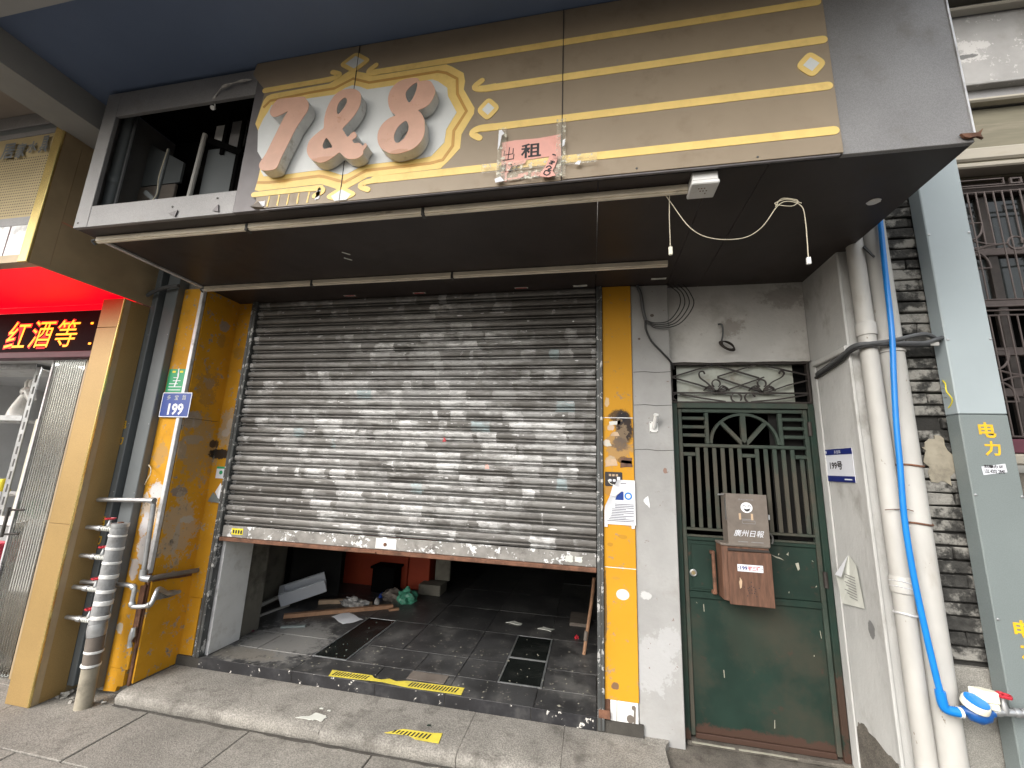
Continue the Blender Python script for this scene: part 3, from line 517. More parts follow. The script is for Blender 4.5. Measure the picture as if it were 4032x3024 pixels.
# ------------------------------------------------------------------ sign board
sb = thing('sign_board', 'tan shop sign with yellow art-deco border and raised 7 & 8', 'sign', (-.4, 1.67, SOF))
BY0, BY1 = 1.664, 1.6755
prism('board_panel', [(-1.272, 2.992), (-1.272, 3.972), (-1.94, 3.972), (-1.955, 3.90), (-1.90, 3.83), (-1.864, 3.788), (-1.852, 3.745), (-1.862, 3.64), (-1.874, 3.546), (-1.846, 3.496), (-1.824, 3.358), (-1.784, 3.302), (-1.79, 3.172), (-1.801, 3.095), (-1.775, 3.05), (-1.80, 3.012), (-1.74, 3.000)], BY0, BY1, 'board', sb)
box('board_panel', (-1.2695, -.1365), (BY0, BY1), (2.994, 3.972), 'board', sb, .001); box('board_panel', (-.134, 1.010), (BY0, BY1), (2.998, 3.972), 'board', sb, .001)
prism('loose_corner', [(-1.80, 3.01), (-1.72, 2.998), (-1.755, 3.035)], 1.655, 1.6625, 'mail', sb)
D1, D2, D3 = BY0 - .0012, BY0 - .0022, BY0 - .0032
YEL = [(-1.874, 3.546), (-1.848, 3.698), (-1.83, 3.726), (-1.801, 3.736), (-1.432, 3.744), (-1.345, 3.79), (-1.278, 3.80), (-1.216, 3.778), (-1.172, 3.749), (-0.747, 3.749), (-0.713, 3.729), (-0.647, 3.677), (-0.636, 3.625), (-0.640, 3.576), (-0.576, 3.454), (-0.577, 3.42), (-0.635, 3.307), (-0.637, 3.228), (-0.693, 3.162), (-0.732, 3.124), (-1.126, 3.12), (-1.225, 3.07), (-1.27, 3.058), (-1.334, 3.085), (-1.391, 3.108), (-1.771, 3.106), (-1.798, 3.116), (-1.79, 3.172), (-1.784, 3.302), (-1.824, 3.358), (-1.846, 3.496)]
WHT = [(-1.846, 3.497), (-1.825, 3.57), (-1.802, 3.613), (-1.787, 3.657), (-1.543, 3.665), (-1.385, 3.663), (-1.325, 3.698), (-1.284, 3.708), (-1.24, 3.692), (-1.19, 3.665), (-1.02, 3.664), (-0.817, 3.665), (-0.784, 3.647), (-0.73, 3.598), (-0.723, 3.547), (-0.669, 3.441), (-0.718, 3.346), (-0.722, 3.272), (-0.787, 3.2), (-0.848, 3.194), (-1.155, 3.194), (-1.242, 3.153), (-1.278, 3.149), (-1.361, 3.184), (-1.417, 3.194), (-1.684, 3.190), (-1.755, 3.194), (-1.778, 3.228), (-1.784, 3.302), (-1.824, 3.358)]
ORG = [(-1.839, 3.649), (-1.80, 3.69), (-1.549, 3.704), (-1.395, 3.706), (-1.286, 3.752), (-1.185, 3.709), (-0.79, 3.711), (-0.743, 3.694), (-0.68, 3.647), (-0.672, 3.552), (-0.617, 3.44), (-0.677, 3.333), (-0.677, 3.246), (-0.724, 3.172), (-0.79, 3.160), (-1.138, 3.160), (-1.256, 3.104), (-1.38, 3.150), (-1.412, 3.158), (-1.713, 3.152), (-1.79, 3.160)]
prism('yellow_border', YEL, D1, BY0 + .001, 'yprint', sb); prism('border_line', ribbon(ORG, .016, False), D2, BY0 + .001, 'oprint', sb); prism('white_cartouche', WHT, D2 - .0004, BY0 + .001, 'wprint', sb)
def stripe(path, wd=.04): return prism('yellow_stripe', ribbon(path, wd), D2, BY0 + .001, 'yprint', sb)
def sp2(p): return [tuple(q) for q in smoothpath([(a, b) for a, b in p], 5)]
stripe([(-1.17, 3.772), (.985, 3.768)], .037); stripe([(-.525, 3.560), (.988, 3.562)]); stripe([(-.525, 3.326), (.984, 3.323)]); stripe([(-1.09, 3.099), (.985, 3.103)])
stripe([(-1.85, 3.768), (-1.43, 3.772)], .034); stripe([(-1.80, 3.086), (-1.39, 3.088)], .030)
def blob(path, w0, w1, d=D3):
    p = sp2(path); n = len(p); L, Q = [], []
    for i, q in enumerate(p):
        q = Vector(q); t = (Vector(p[min(i + 1, n - 1)]) - Vector(p[max(i - 1, 0)])).normalized(); nn = Vector((-t.y, t.x)) * (w0 + (w1 - w0) * i / (n - 1)) / 2
        L.append(tuple(q + nn)); Q.append(tuple(q - nn))
    e_ = Vector(p[-1]); t = (e_ - Vector(p[-2])).normalized(); nn = Vector((-t.y, t.x)); cap = [tuple(e_ + (nn * math.cos(R(a)) + t * math.sin(R(a))) * w1 / 2) for a in (45, 90, 135)]
    return prism('curl', L + cap + Q[::-1], d, BY0 + .001, 'yprint', sb)
blob([(-.47, 3.562), (-.55, 3.562), (-.580, 3.580), (-.545, 3.612)], .040, .030); blob([(-.47, 3.326), (-.545, 3.326), (-.578, 3.303), (-.54, 3.272)], .040, .032)
blob([(-1.10, 3.772), (-1.17, 3.766), (-1.195, 3.784), (-1.155, 3.818)], .03, .03); blob([(-1.50, 3.772), (-1.40, 3.778), (-1.375, 3.796), (-1.42, 3.818)], .03, .03)
blob([(-1.06, 3.095), (-1.13, 3.09), (-1.16, 3.07), (-1.115, 3.045)], .03, .03); blob([(-1.47, 3.086), (-1.40, 3.082), (-1.375, 3.066), (-1.42, 3.040)], .03, .03)
def diamond(cx, cz, rx, rz, k=.5, clip=None):
    o_ = roundpoly([(cx, cz + rz), (cx + rx, cz), (cx, cz - rz), (cx - rx, cz)], .03); i_ = [(cx, cz + rz * k), (cx + rx * k, cz), (cx, cz - rz * k), (cx - rx * k, cz)]
    if clip:
        o_ = [(a, max(b, clip)) for a, b in o_]; i_ = [(cx, cz + rz * k), (cx + rx * k, cz), (cx + rx * k * .6, max(clip, cz - rz * k)), (cx - rx * k * .6, max(clip, cz - rz * k)), (cx - rx * k, cz)]
    d = prism('diamond', o_, D3, BY0 + .001, 'yprint', sb); prism('diamond_centre', i_, D3 - .0006, BY0, 'wprint', d)
diamond(-.504, 3.435, .064, .072); diamond(.932, 3.441, .063, .072); diamond(-1.288, 3.860, .100, .072, .58); diamond(-1.265, 3.028, .095, .055, .6, 2.998)
for a in ([(-1.40, 3.80), (-1.29, 3.755), (-1.18, 3.80)],): prism('border_arm', ribbon([(-1.345, 3.775), (-1.30, 3.80)], .03), D2, BY0, 'yprint', sb)
for i in range(5):
    x = -1.70 + i * .06; prism('glue_line', jag(ribbon([(x, 3.005), (x + .004, 3.068)], .008, False), .0015), D2, BY0, 'yprint', sb)
prism('bare_patch', jag([(-1.415, 3.015), (-1.392, 3.02), (-1.385, 3.075), (-1.40, 3.09), (-1.412, 3.05)], .003), D3, BY0, 'paper', sb); prism('bare_patch', jag(rect(-1.755, -1.715, 3.008, 3.04), .003), D3, BY0, 'paper', sb)
for x, z in ((.199, 3.016), (.691, 3.014)): lathe('screw', (x, BY0, z), (0, -1, 0), [(.005, 0), (.005, .002), (.002, .003)], 'dsteel', sb, 8)
for x_ in (-1.2707, -.1352): box('panel_seam', (x_ - .0016, x_ + .0016), (D3 - .0012, BY0), (3.0, 3.97), 'ink', sb)
L7 = [(-1.675, 3.618), (-1.534, 3.610), (-1.511, 3.595), (-1.488, 3.562), (-1.485, 3.518), (-1.509, 3.471), (-1.541, 3.411), (-1.57, 3.329), (-1.599, 3.249), (-1.616, 3.188), (-1.638, 3.173), (-1.684, 3.172), (-1.718, 3.184), (-1.731, 3.212), (-1.724, 3.236), (-1.702, 3.276), (-1.681, 3.337), (-1.655, 3.412), (-1.631, 3.482), (-1.615, 3.516), (-1.608, 3.527), (-1.624, 3.524), (-1.657, 3.509), (-1.692, 3.505), (-1.716, 3.524), (-1.723, 3.551), (-1.713, 3.583), (-1.695, 3.606)]
LA = [(-1.234, 3.611), (-1.205, 3.597), (-1.182, 3.571), (-1.175, 3.534), (-1.179, 3.493), (-1.2, 3.446), (-1.228, 3.408), (-1.26, 3.371), (-1.247, 3.348), (-1.225, 3.316), (-1.2, 3.341), (-1.183, 3.336), (-1.174, 3.311), (-1.194, 3.293), (-1.182, 3.274), (-1.153, 3.271), (-1.131, 3.251), (-1.12, 3.266), (-1.108, 3.248), (-1.125, 3.223), (-1.125, 3.203), (-1.149, 3.183), (-1.187, 3.181), (-1.22, 3.192), (-1.247, 3.218), (-1.264, 3.227), (-1.294, 3.204), (-1.331, 3.185), (-1.37, 3.183), (-1.414, 3.205), (-1.442, 3.236), (-1.454, 3.272), (-1.45, 3.313), (-1.428, 3.345), (-1.391, 3.376), (-1.373, 3.391), (-1.377, 3.444), (-1.372, 3.501), (-1.355, 3.552), (-1.327, 3.595), (-1.288, 3.614)]
LA1 = [(-1.275, 3.561), (-1.26, 3.552), (-1.258, 3.526), (-1.273, 3.493), (-1.296, 3.464), (-1.307, 3.477), (-1.309, 3.513), (-1.299, 3.543)]
LA2 = [(-1.344, 3.324), (-1.306, 3.268), (-1.329, 3.263), (-1.352, 3.262), (-1.363, 3.281), (-1.358, 3.308)]
L8 = [(-0.889, 3.62), (-0.863, 3.61), (-0.858, 3.592), (-0.831, 3.594), (-0.799, 3.585), (-0.781, 3.561), (-0.766, 3.524), (-0.77, 3.49), (-0.788, 3.452), (-0.817, 3.429), (-0.847, 3.419), (-0.829, 3.397), (-0.811, 3.361), (-0.805, 3.32), (-0.804, 3.274), (-0.821, 3.23), (-0.852, 3.201), (-0.899, 3.185), (-0.948, 3.181), (-0.993, 3.196), (-1.034, 3.231), (-1.053, 3.274), (-1.054, 3.328), (-1.03, 3.373), (-0.995, 3.398), (-0.97, 3.408), (-0.991, 3.429), (-1.011, 3.466), (-1.021, 3.517), (-1.012, 3.565), (-0.983, 3.603), (-0.94, 3.62)]
L81 = [(-0.868, 3.586), (-0.868, 3.547), (-0.884, 3.495), (-0.901, 3.473), (-0.919, 3.501), (-0.925, 3.536), (-0.909, 3.562), (-0.886, 3.582)]
L82 = [(-0.913, 3.366), (-0.894, 3.343), (-0.892, 3.306), (-0.912, 3.262), (-0.941, 3.243), (-0.958, 3.255), (-0.965, 3.289), (-0.95, 3.334)]
for nm, o_, hs_ in (('numeral_seven', L7, ()), ('ampersand', LA, (LA1, LA2)), ('numeral_eight', L8, (L81, L82))):
    oo = smoothloop(o_, 3); hh = [smoothloop(h, 3) for h in hs_]
    b_ = prism(nm, oo, 1.6030, 1.655, 'lside', sb, holes=hh); prism('letter_face', oo, 1.600, 1.6028, 'lface', b_, holes=hh)

# ------------------------------------------------------------------ lamp battens under the soffit, junction box, wires
def batten(y, x0, x1, clips, label):
    t = thing('lamp_batten', label, 'batten', ((x0 + x1) / 2, y, 2.965), 'cream battens under the soffit')
    xs = [x0] + list(clips) + [x1]
    for a, b in zip(xs, xs[1:]):
        box('rail', (a + .002, b - .002), (y - .016, y + .016), (2.968, 2.9985), 'batten', t, .003); box('diffuser', (a + .002, b - .002), (y - .009, y + .009), (2.960, 2.9675), 'batten', t, .003)
    for c_ in list(clips): box('clip', (c_ - .008, c_ + .008), (y - .02, y + .02), (2.952, 2.9975), 'dsteel', t, .002)
    tube('end_lead', smoothpath([(x0, y, 2.985), (x0 - .03, y - .01, 2.975), (x0 - .02, y + .005, 2.955)], 4), .006, 'gcable', t)
batten(1.79, -3.03, .44, (-1.93, -.86), 'cream batten along the front edge of the dark soffit')
batten(2.51, -3.015, .475, (-2.05, -.95), 'cream batten on the dark soffit nearest the shutter')
jb = thing('junction_box', 'white junction box at the right end of the front batten', 'junction box', (.49, 1.745, 2.93))
box('case', (.438, .545), (1.70, 1.80), (2.955, 2.9985), 'white', jb, .004); box('lid', (.434, .549), (1.696, 1.804), (2.935, 2.9545), 'white', jb, .004)
for i in range(7): lathe('screw_mark', (.47 + .012 * (i % 4) + .01 * (i // 4), 1.73 + .018 * (i // 3), 2.935), (0, 0, -1), [(.0035, 0), (.003, .001)], 'rust', jb, 6)
def hang(p, y=1.80): return [(a, y, min(b, 2.997)) for a, b in p]
hw = thing('hanging_wire', 'thin cream wire looping across the soffit with a white plug end', 'wire', (.6, 1.8, 2.6))
pth = smoothpath(hang([(.33, 2.99), (.362, 2.93), (.442, 2.79), (.53, 2.73), (.654, 2.72), (.737, 2.766), (.81, 2.866), (.853, 2.884), (.902, 2.857), (.912, 2.786), (.907, 2.61)]), 6)
tube('wire', pth, .0020, 'wire', hw, 6); tube('wire_loop', smoothpath(hang([(.80, 2.862), (.83, 2.90), (.89, 2.885), (.87, 2.86), (.82, 2.868), (.80, 2.88), (.85, 2.895), (.905, 2.87)]), 6), .0019, 'wire', hw, 6)
box('plug', (.899, .915), (1.794, 1.806), (2.58, 2.612), 'white', hw, .002)
hw = thing('hanging_wire', 'short straight cream wire hanging below the front batten', 'wire', (.355, 1.8, 2.66)); tube('wire', hang([(.36, 2.99), (.355, 2.85), (.354, 2.70)]), .0020, 'wire', hw, 6); box('plug', (.346, .362), (1.794, 1.806), (2.66, 2.70), 'cream', hw, .002)

# ------------------------------------------------------------------ rental notice on the sign
rn = thing('rental_notice', 'torn pink notice with black writing taped on the sign', 'notice', (-.28, 1.66, 3.01))
NY = 1.6585
prism('paper', [(-.424, 3.227), (-.36, 3.232), (-.25, 3.228), (-.141, 3.236), (-.136, 3.09), (-.135, 3.02), (-.165, 3.03), (-.172, 3.10), (-.19, 3.122), (-.305, 3.117), (-.365, 3.088), (-.392, 3.05), (-.392, 3.012), (-.42, 3.015)], NY, NY + .001, 'pink', rn)
prism('torn_flap', [(-.345, 3.105), (-.30, 3.118), (-.305, 3.095), (-.37, 3.085)], NY - .006, NY - .004, 'pink', rn); prism('torn_flap', [(-.388, 3.02), (-.34, 3.024), (-.335, 3.038), (-.29, 3.045), (-.29, 3.03), (-.33, 3.016), (-.385, 3.012)], NY - .008, NY - .006, 'pink', rn); prism('torn_flap', [(-.275, 3.04), (-.26, 3.05), (-.228, 3.035), (-.24, 3.02), (-.275, 3.022)], NY - .004, NY - .002, 'pink', rn)
fl = prism('hanging_flap', jag([(-.185, 3.125), (-.155, 3.112), (-.152, 3.085), (-.175, 3.03), (-.158, 3.005), (-.19, 3.0), (-.235, 3.01), (-.228, 3.03), (-.205, 3.06)], .002, 2), NY - .016, NY - .0145, 'pink', rn)
for p in ([(-.177, 3.117), (-.162, 3.11), (-.17, 3.10), (-.155, 3.095), (-.175, 3.085)], [(-.185, 3.083), (-.165, 3.075), (-.19, 3.072), (-.175, 3.065)], [(-.205, 3.05), (-.19, 3.058), (-.18, 3.045), (-.195, 3.04), (-.18, 3.03)], [(-.215, 3.02), (-.205, 3.035), (-.185, 3.022), (-.2, 3.01), (-.215, 3.02)]): prism('writing', ribbon(sp2(p), .006, False), NY - .0172, NY - .0165, 'ink', fl)
def ink(p, w_=.004): prism('writing', ribbon(p, w_, False), NY - .0012, NY - .0004, 'ink', rn)
ink([(-.385, 3.195), (-.39, 3.13)], .004); ink([(-.408, 3.18), (-.412, 3.155), (-.366, 3.158)], .0035); ink([(-.366, 3.188), (-.367, 3.158)]); ink([(-.412, 3.145), (-.416, 3.126), (-.363, 3.13)], .004); ink([(-.362, 3.155), (-.364, 3.128)])
text('writing', '租', (-.328, -.232), (3.126, 3.204), NY - .001, 'ink', rn, bold=.02)
text('writing', '127', (-.405, -.335), (3.062, 3.105), NY - .001, 'ink', rn)
for p, d in ((rect(-.442, -.40, 3.0, 3.30), .010), (rect(-.160, -.116, 3.0, 3.31), .011), (rect(-.517, .026, 3.058, 3.108), .012), (rect(-.44, -.13, 3.005, 3.05), .013)): prism('tape', p, NY - d, NY - d + .0003, 'tape', rn)
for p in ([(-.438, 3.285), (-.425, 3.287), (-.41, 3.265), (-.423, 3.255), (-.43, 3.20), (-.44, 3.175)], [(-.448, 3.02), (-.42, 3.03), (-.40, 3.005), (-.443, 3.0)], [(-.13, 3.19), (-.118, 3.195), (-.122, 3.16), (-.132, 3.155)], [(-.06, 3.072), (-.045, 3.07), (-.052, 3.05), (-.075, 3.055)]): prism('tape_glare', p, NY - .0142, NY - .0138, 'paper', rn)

# ------------------------------------------------------------------ roller shutter
rs = thing('roller_shutter', 'half-open grey roller shutter smeared with torn poster scraps', 'roller shutter', (-1.395, 2.86, 1.045))
X0, X1 = -2.822, .030; PZ = .0767
prof = [(2.888, .0767), (2.866, .0764), (2.8570, .0735), (2.8535, .066), (2.8525, .055), (2.8545, .043), (2.8600, .0355), (2.866, .0335), (2.888, .0330), (2.888, .0245), (2.8655, .0238), (2.8625, .0205), (2.8625, .0165), (2.8655, .0132), (2.888, .0125), (2.888, .003), (2.880, .0015), (2.892, .001), (2.892, .072)]
def slatmesh():
    v, f = [], []; m_ = len(prof)
    for x in (X0, X1): v += [(x, y, z) for y, z in prof]
    for j in range(m_): j2 = (j + 1) % m_; f.append((j, j2, m_ + j2, m_ + j))
    f.append(tuple(range(m_))); f.append(tuple(range(m_, 2 * m_))[::-1]); return v, f
v_, f_ = slatmesh(); z0 = 1.158; sl = link('slat', [(x, y, z + z0) for x, y, z in v_], f_, 'shutter', rs); l0 = sl.location.copy()
for i in range(1, 24): dup(sl, l0 + Vector((random.uniform(-.003, .003), random.uniform(-.0015, .0015), i * PZ)))
box('bottom_rail', (X0, X1), (2.856, 2.876), (1.072, 1.156), 'botbar', rs, .003); box('bottom_angle', (X0, X1), (2.835, 2.878), (1.044, 1.0715), 'rust', rs, .003)
box('lock_plate', (-1.52, -1.36), (2.8525, 2.8565), (1.078, 1.15), 'white', rs, .006); lathe('lock', (-1.445, 2.852, 1.11), (0, -1, 0), [(.012, 0), (.012, .006), (.006, .007)], 'rust', rs, 10); box('pull_handle', (-1.60, -1.50), (2.822, 2.836), (1.05, 1.062), 'rust', rs, .003)
for x0, x1, z0_, z1_ in ((-2.878, -2.826, FL, 3.0), (.034, .075, .17, 3.0)):
    g = box('guide_rail', (x0, x1), (2.832, 2.880), (z0_, z1_ - .002), 'rail', rs, .003); box('rail_groove', ((x0 + x1) / 2 - .004, (x0 + x1) / 2 + .004), (2.8295, 2.8325), (z0_, z1_ - .003), 'dsteel', g)
prism('sticker', jag(rect(-2.735, -2.635, 1.095, 1.140), .002), 2.8535, 2.8555, 'yelsticker', rs)
for i in range(4): prism('sticker_print', rect(-2.725 + i * .023, -2.71 + i * .023, 1.102, 1.128), 2.8525, 2.8533, 'ink', rs)
for x in (-.15, -.09): prism('sticker', jag(rect(x - .02, x + .03, 1.095, 1.13), .004), 2.8535, 2.8555, 'oldpaper', rs)
# paper scraps left on the slats, too many and small to pick apart
sv, sf = [], []
for i in range(330):
    row = random.randrange(0, 24); cx = random.gauss(-1.15, .75)
    if not (X0 + .1 < cx < X1 - .1): continue
    if row > 15 and random.random() < .55: continue
    zc = z0 + row * PZ + random.uniform(.046, .064); wd = random.choice((.012, .02, .03, .05, .08)) * random.uniform(.6, 1.3); hh = random.uniform(.004, .013); n = 7; b = len(sv)
    for k in range(n):
        a = 2 * math.pi * k / n; sv.append((cx + wd * .5 * math.cos(a) * random.uniform(.6, 1.25), 2.8520 - abs(random.gauss(0, .0006)), zc + hh * .5 * math.sin(a) * random.uniform(.6, 1.3)))
    sf.append(tuple(range(b, b + n)))
MT['scrap'] = mat('paper_scrap_white', (0.60, 0.60, 0.60), 0.75, var=0.25, vs_=5)
tag(link('paper_scraps', sv, sf, 'scrap', rs), kind='stuff')
for x, z in ((-1.07, 1.845), (-.74, 1.665)): prism('red_paint_dab', jag([(x, z), (x + .03, z + .004), (x + .02, z + .03), (x + .006, z + .032)], .003), 2.8525, 2.8535, 'red' if x < -1 else 'pink', rs)

# ------------------------------------------------------------------ yellow pillar, left of the shutter
yp = thing('yellow_pillar', 'scuffed yellow panelled pillar left of the shutter, with the blue number plate', 'pillar', (-3.05, 2.7, PAV))
box('front_panel', (-3.236, -3.068), (2.534, 2.560), (.25, 2.998), 'yellow', yp, .002)
prism('front_panel', [(-3.236, .105), (-3.135, .113), (-3.128, .145), (-3.085, .15), (-3.085, .249), (-3.236, .249)], 2.535, 2.560, 'yellow', yp)
box('edge_trim', (-3.067, -3.036), (2.524, 2.552), (.86, 2.998), 'trim', yp, .003); box('bare_edge', (-3.067, -3.045), (2.545, 2.562), (.15, .858), 'rust', yp, .003)
box('reveal_panel', (-3.044, -3.030), (2.556, 2.866), (1.96, 2.998), 'yellow', yp, .001); box('reveal_panel', (-3.044, -3.030), (2.556, 2.866), (.163, 1.957), 'yellow', yp, .001)
box('corner_bead', (-3.031, -3.024), (2.860, 2.867), (.165, 2.998), 'yellow', yp, .002)
box('return_strip', (-3.023, -2.884), (2.862, 2.88), (.62, 2.998), 'yellow', yp, .001); box('return_strip', (-3.023, -2.915), (2.862, 2.88), (.165, .618), 'yellow', yp, .001); box('packing_board', (-2.914, -2.884), (2.866, 2.88), (.165, .617), 'rail', yp, .002)
prism('pipe_chase', jag([(2.556, .80), (2.85, .775), (2.86, .815), (2.556, .845)], .004), -3.034, -3.026, 'rust', yp, 'YZ'); prism('pipe_chase', jag([(2.58, .665), (2.745, .66), (2.75, .70), (2.58, .72)], .004), -3.034, -3.026, 'block', yp, 'YZ')
prism('pipe_chase', jag([(-3.09, .42), (-3.05, .42), (-3.046, .79), (-3.088, .78)], .004), 2.528, 2.535, 'rust', yp)
wp = box('inner_panel', (-2.815, -2.80), (2.89, 3.17), (FL, 2.95), 'white', yp, .003); box('inner_post', (-2.83, -2.80), (2.886, 2.8895), (FL, 2.95), 'trim', yp)

ys = thing('yellow_strip', 'narrow yellow strip right of the shutter, with black burn mark and notice', 'panel', (.18, 2.86, SLAB))
for a, b in ((2.043, 2.998), (1.084, 2.038), (.334, 1.080)): box('panel', (.078, .276), (2.852, 2.868), (a, b), 'yellow2', ys, .0015)
for z in (2.0405, 1.082): box('joint', (.08, .276), (2.854, 2.868), (z - .0024, z + .0024), 'paper', ys)
box('base_board', (.110, .272), (2.855, 2.868), (.150, .332), 'white', ys, .002); box('post', (.078, .109), (2.856, 2.872), (.16, .332), 'rust', ys, .002); box('bracket', (.04, .108), (2.825, 2.8315), (.24, .285), 'rust', ys, .002)
for c_, r_, n_ in (((.225, .245), .022, 'stain'), ((.245, .305), .013, 'stain')): prism(n_, [(c_[0] + r_ * math.cos(R(a)), c_[1] + r_ * math.sin(R(a))) for a in range(0, 360, 30)], 2.8535, 2.856, 'mail', ys)
for x, z0_, z1_ in ((.218, .165, .24), (.145, .16, .36), (.247, .2, .3)): prism('stain', ribbon([(x, z0_), (x + .004, z1_)], .012 if x > .2 else .004), 2.8538, 2.856, 'mail', ys)

# ------------------------------------------------------------------ plates and papers on the pillars
np_ = thing('house_number_plate', 'blue enamel plate reading 199 on the yellow pillar', 'sign', (-3.08, 2.52, 1.957))
prism('plate', roundpoly(rect(-3.217, -2.949, 1.957, 2.145), .008), 2.515, 2.519, 'bluep', np_); prism('rim', roundpoly(rect(-3.217, -2.949, 1.957, 2.145), .008), 2.5138, 2.5148, 'signwhite', np_, holes=[roundpoly(rect(-3.211, -2.955, 1.963, 2.139), .006)])
text('lettering', '199', (-3.145, -3.005), (1.972, 2.062), 2.5142, 'signwhite', np_, bold=.035)
for s_, x in (('多', -3.155), ('宝', -3.085), ('路', -3.015)): text('lettering', s_, (x - .017, x + .017), (2.088, 2.125), 2.5142, 'oldpaper', np_)
gs_ = thing('green_notice', 'green sticker with white lines of print above the blue plate', 'sticker', (-3.15, 2.53, 2.151))
prism('sheet', rect(-3.224, -3.069, 2.151, 2.332), 2.530, 2.5325, 'greens', gs_)
for i, (a, b) in enumerate(((-3.17, -3.13), (-3.17, -3.10), (-3.2, -3.12), (-3.2, -3.08), (-3.2, -3.085))): prism('print', rect(a, b, 2.165 + .024 * (4 - i), 2.171 + .024 * (4 - i)), 2.5293, 2.5299, 'signwhite', gs_)
prism('print', rect(-3.19, -3.16, 2.303, 2.318), 2.5293, 2.5299, 'yelsticker', gs_); prism('print', rect(-3.12, -3.09, 2.303, 2.318), 2.5293, 2.5299, 'yelsticker', gs_); prism('scratch', jag(ribbon([(-3.135, 2.33), (-3.13, 2.27), (-3.145, 2.20)], .012), .002), 2.529, 2.5296, 'paper', gs_)
ws = thing('permit_sticker', 'small white sticker with green tick on the yellow return strip', 'sticker', (-2.93, 2.86, 1.507))
prism('sheet', rect(-2.975, -2.892, 1.507, 1.60), 2.859, 2.8615, 'signwhite', ws); prism('band', rect(-2.975, -2.892, 1.583, 1.60), 2.858, 2.8588, 'greens', ws); prism('tick_disc', arc(-2.93, 1.553, .016, 0, 345, 16), 2.858, 2.8588, 'greens', ws)
tp = thing('torn_leaflet', 'folded blue-white leaflet peeling off the yellow strip beside the shutter', 'leaflet', (-2.92, 2.85, 1.318))
link('sheet', [(-2.895, 2.84, 1.475), (-2.825, 2.845, 1.32), (-2.89, 2.83, 1.36), (-2.95, 2.855, 1.40), (-2.825, 2.846, 1.32)], [(0, 1, 2), (0, 2, 3)], 'paper', tp); link('fold', [(-2.95, 2.838, 1.40), (-2.89, 2.829, 1.36), (-2.825, 2.836, 1.318), (-3.0, 2.85, 1.325)], [(0, 1, 2, 3)], 'duct', tp)
nt_ = thing('paper_notice', 'white printed notice with curled corner on the yellow strip', 'notice', (.18, 2.85, 1.342))
def curled():
    v, f = [], []; nx, nz = 8, 10
    for j in range(nz + 1):
        z = 1.345 + (1.628 - 1.345) * j / nz; xl = .082 if z < 1.45 else .082 + (z - 1.45) * .47
        for i in range(nx + 1):
            x = xl + (.279 - xl) * i / nx; k = max(0, 1 - i / 2.2); lift = k * .022 * (1 if z > 1.43 else (z - 1.36) / .07 if z > 1.36 else 0)
            v.append((x, 2.8475 - lift, z))
    for j in range(nz):
        for i in range(nx): a = j * (nx + 1) + i; f.append((a, a + 1, a + nx + 2, a + nx + 1))
    return v, f
v_, f_ = curled(); link('sheet', v_, f_, 'paper', nt_, smooth=True)
link('folded_corner', [(.140, 2.822, 1.60), (.205, 2.845, 1.565), (.15, 2.832, 1.52), (.118, 2.826, 1.53)], [(0, 1, 2), (0, 2, 3)], 'paper', nt_)
prism('picture', rect(.152, .205, 1.50, 1.553), 2.8458, 2.8466, 'bluep', nt_); prism('seal', [(.235 + .024 * math.cos(R(a)), 1.527 + .024 * math.sin(R(a))) for a in range(0, 360, 20)], 2.8458, 2.8466, 'blue', nt_, holes=[[(.235 + .015 * math.cos(R(a)), 1.527 + .015 * math.sin(R(a))) for a in range(0, 360, 20)]])
for i in range(11):
    z = 1.366 + i * .0105; x1_ = .268 if i not in (2, 4, 7) else random.uniform(.19, .23); prism('print_line', rect(.10 if z < 1.45 else .15, x1_, z, z + .0042), 2.8452, 2.8462, 'greyink', nt_)
prism('print_line', rect(.17, .225, 1.603, 1.607), 2.8458, 2.8466, 'ink', nt_)
for x, z in ((.175, 1.635), (.092, 1.340), (.262, 1.338)): prism('tape', rect(x - .01, x + .01, z - .012, z + .012), 2.8452, 2.8457, 'signwhite', nt_)
bs_ = thing('payment_sticker', 'black square sticker half covered by the white notice', 'sticker', (.145, 2.85, 1.585))
prism('sheet', roundpoly(rect(.088, .20, 1.585, 1.678), .008), 2.8500, 2.8518, 'ink', bs_); prism('print', ribbon(arc(.145, 1.632, .038, 190, 345, 12), .004, False), 2.8493, 2.8499, 'cream', bs_)
for i in range(3): prism('print', rect(.113 + i * .022, .128 + i * .022, 1.650, 1.664), 2.8493, 2.8499, 'plank2', bs_)
for i in range(2): prism('print', roundpoly(rect(.112 + i * .026, .130 + i * .026, 1.615, 1.631), .004), 2.8493, 2.8499, 'signwhite', bs_)
tq = thing('torn_tape_scraps', 'torn stickers and brown tape stuck on the yellow strip below the burn', 'sticker', (.18, 2.85, 1.7))
for p, m_ in (([(.12, 1.985), (.19, 1.995), (.195, 2.025), (.17, 2.02), (.12, 2.01)], 'oldpaper'), ([(.165, 1.98), (.205, 1.975), (.205, 2.02), (.175, 2.022)], 'yellow2'), ([(.125, 1.915), (.185, 1.92), (.175, 1.945), (.14, 1.94)], 'plank2'), ([(.10, 1.845), (.13, 1.85), (.12, 1.872), (.10, 1.868)], 'oldpaper'), ([(.13, 1.81), (.165, 1.79), (.18, 1.82), (.145, 1.84)], 'yellow2'), ([(.19, 1.71), (.265, 1.715), (.262, 1.775), (.19, 1.775)], 'wood'), ([(.19, 1.74), (.265, 1.735), (.26, 1.755), (.20, 1.758)], 'yellow2'), ([(.09, 1.71), (.17, 1.72), (.16, 1.765), (.10, 1.76)], 'plank2')):
    prism('scrap', jag(p, .003, 2), 2.8505, 2.8518, m_, tq)
fb = thing('flag_bracket', 'white flag-pole bracket screwed to the grey plaster pier', 'bracket', (.41, 2.85, 1.944))
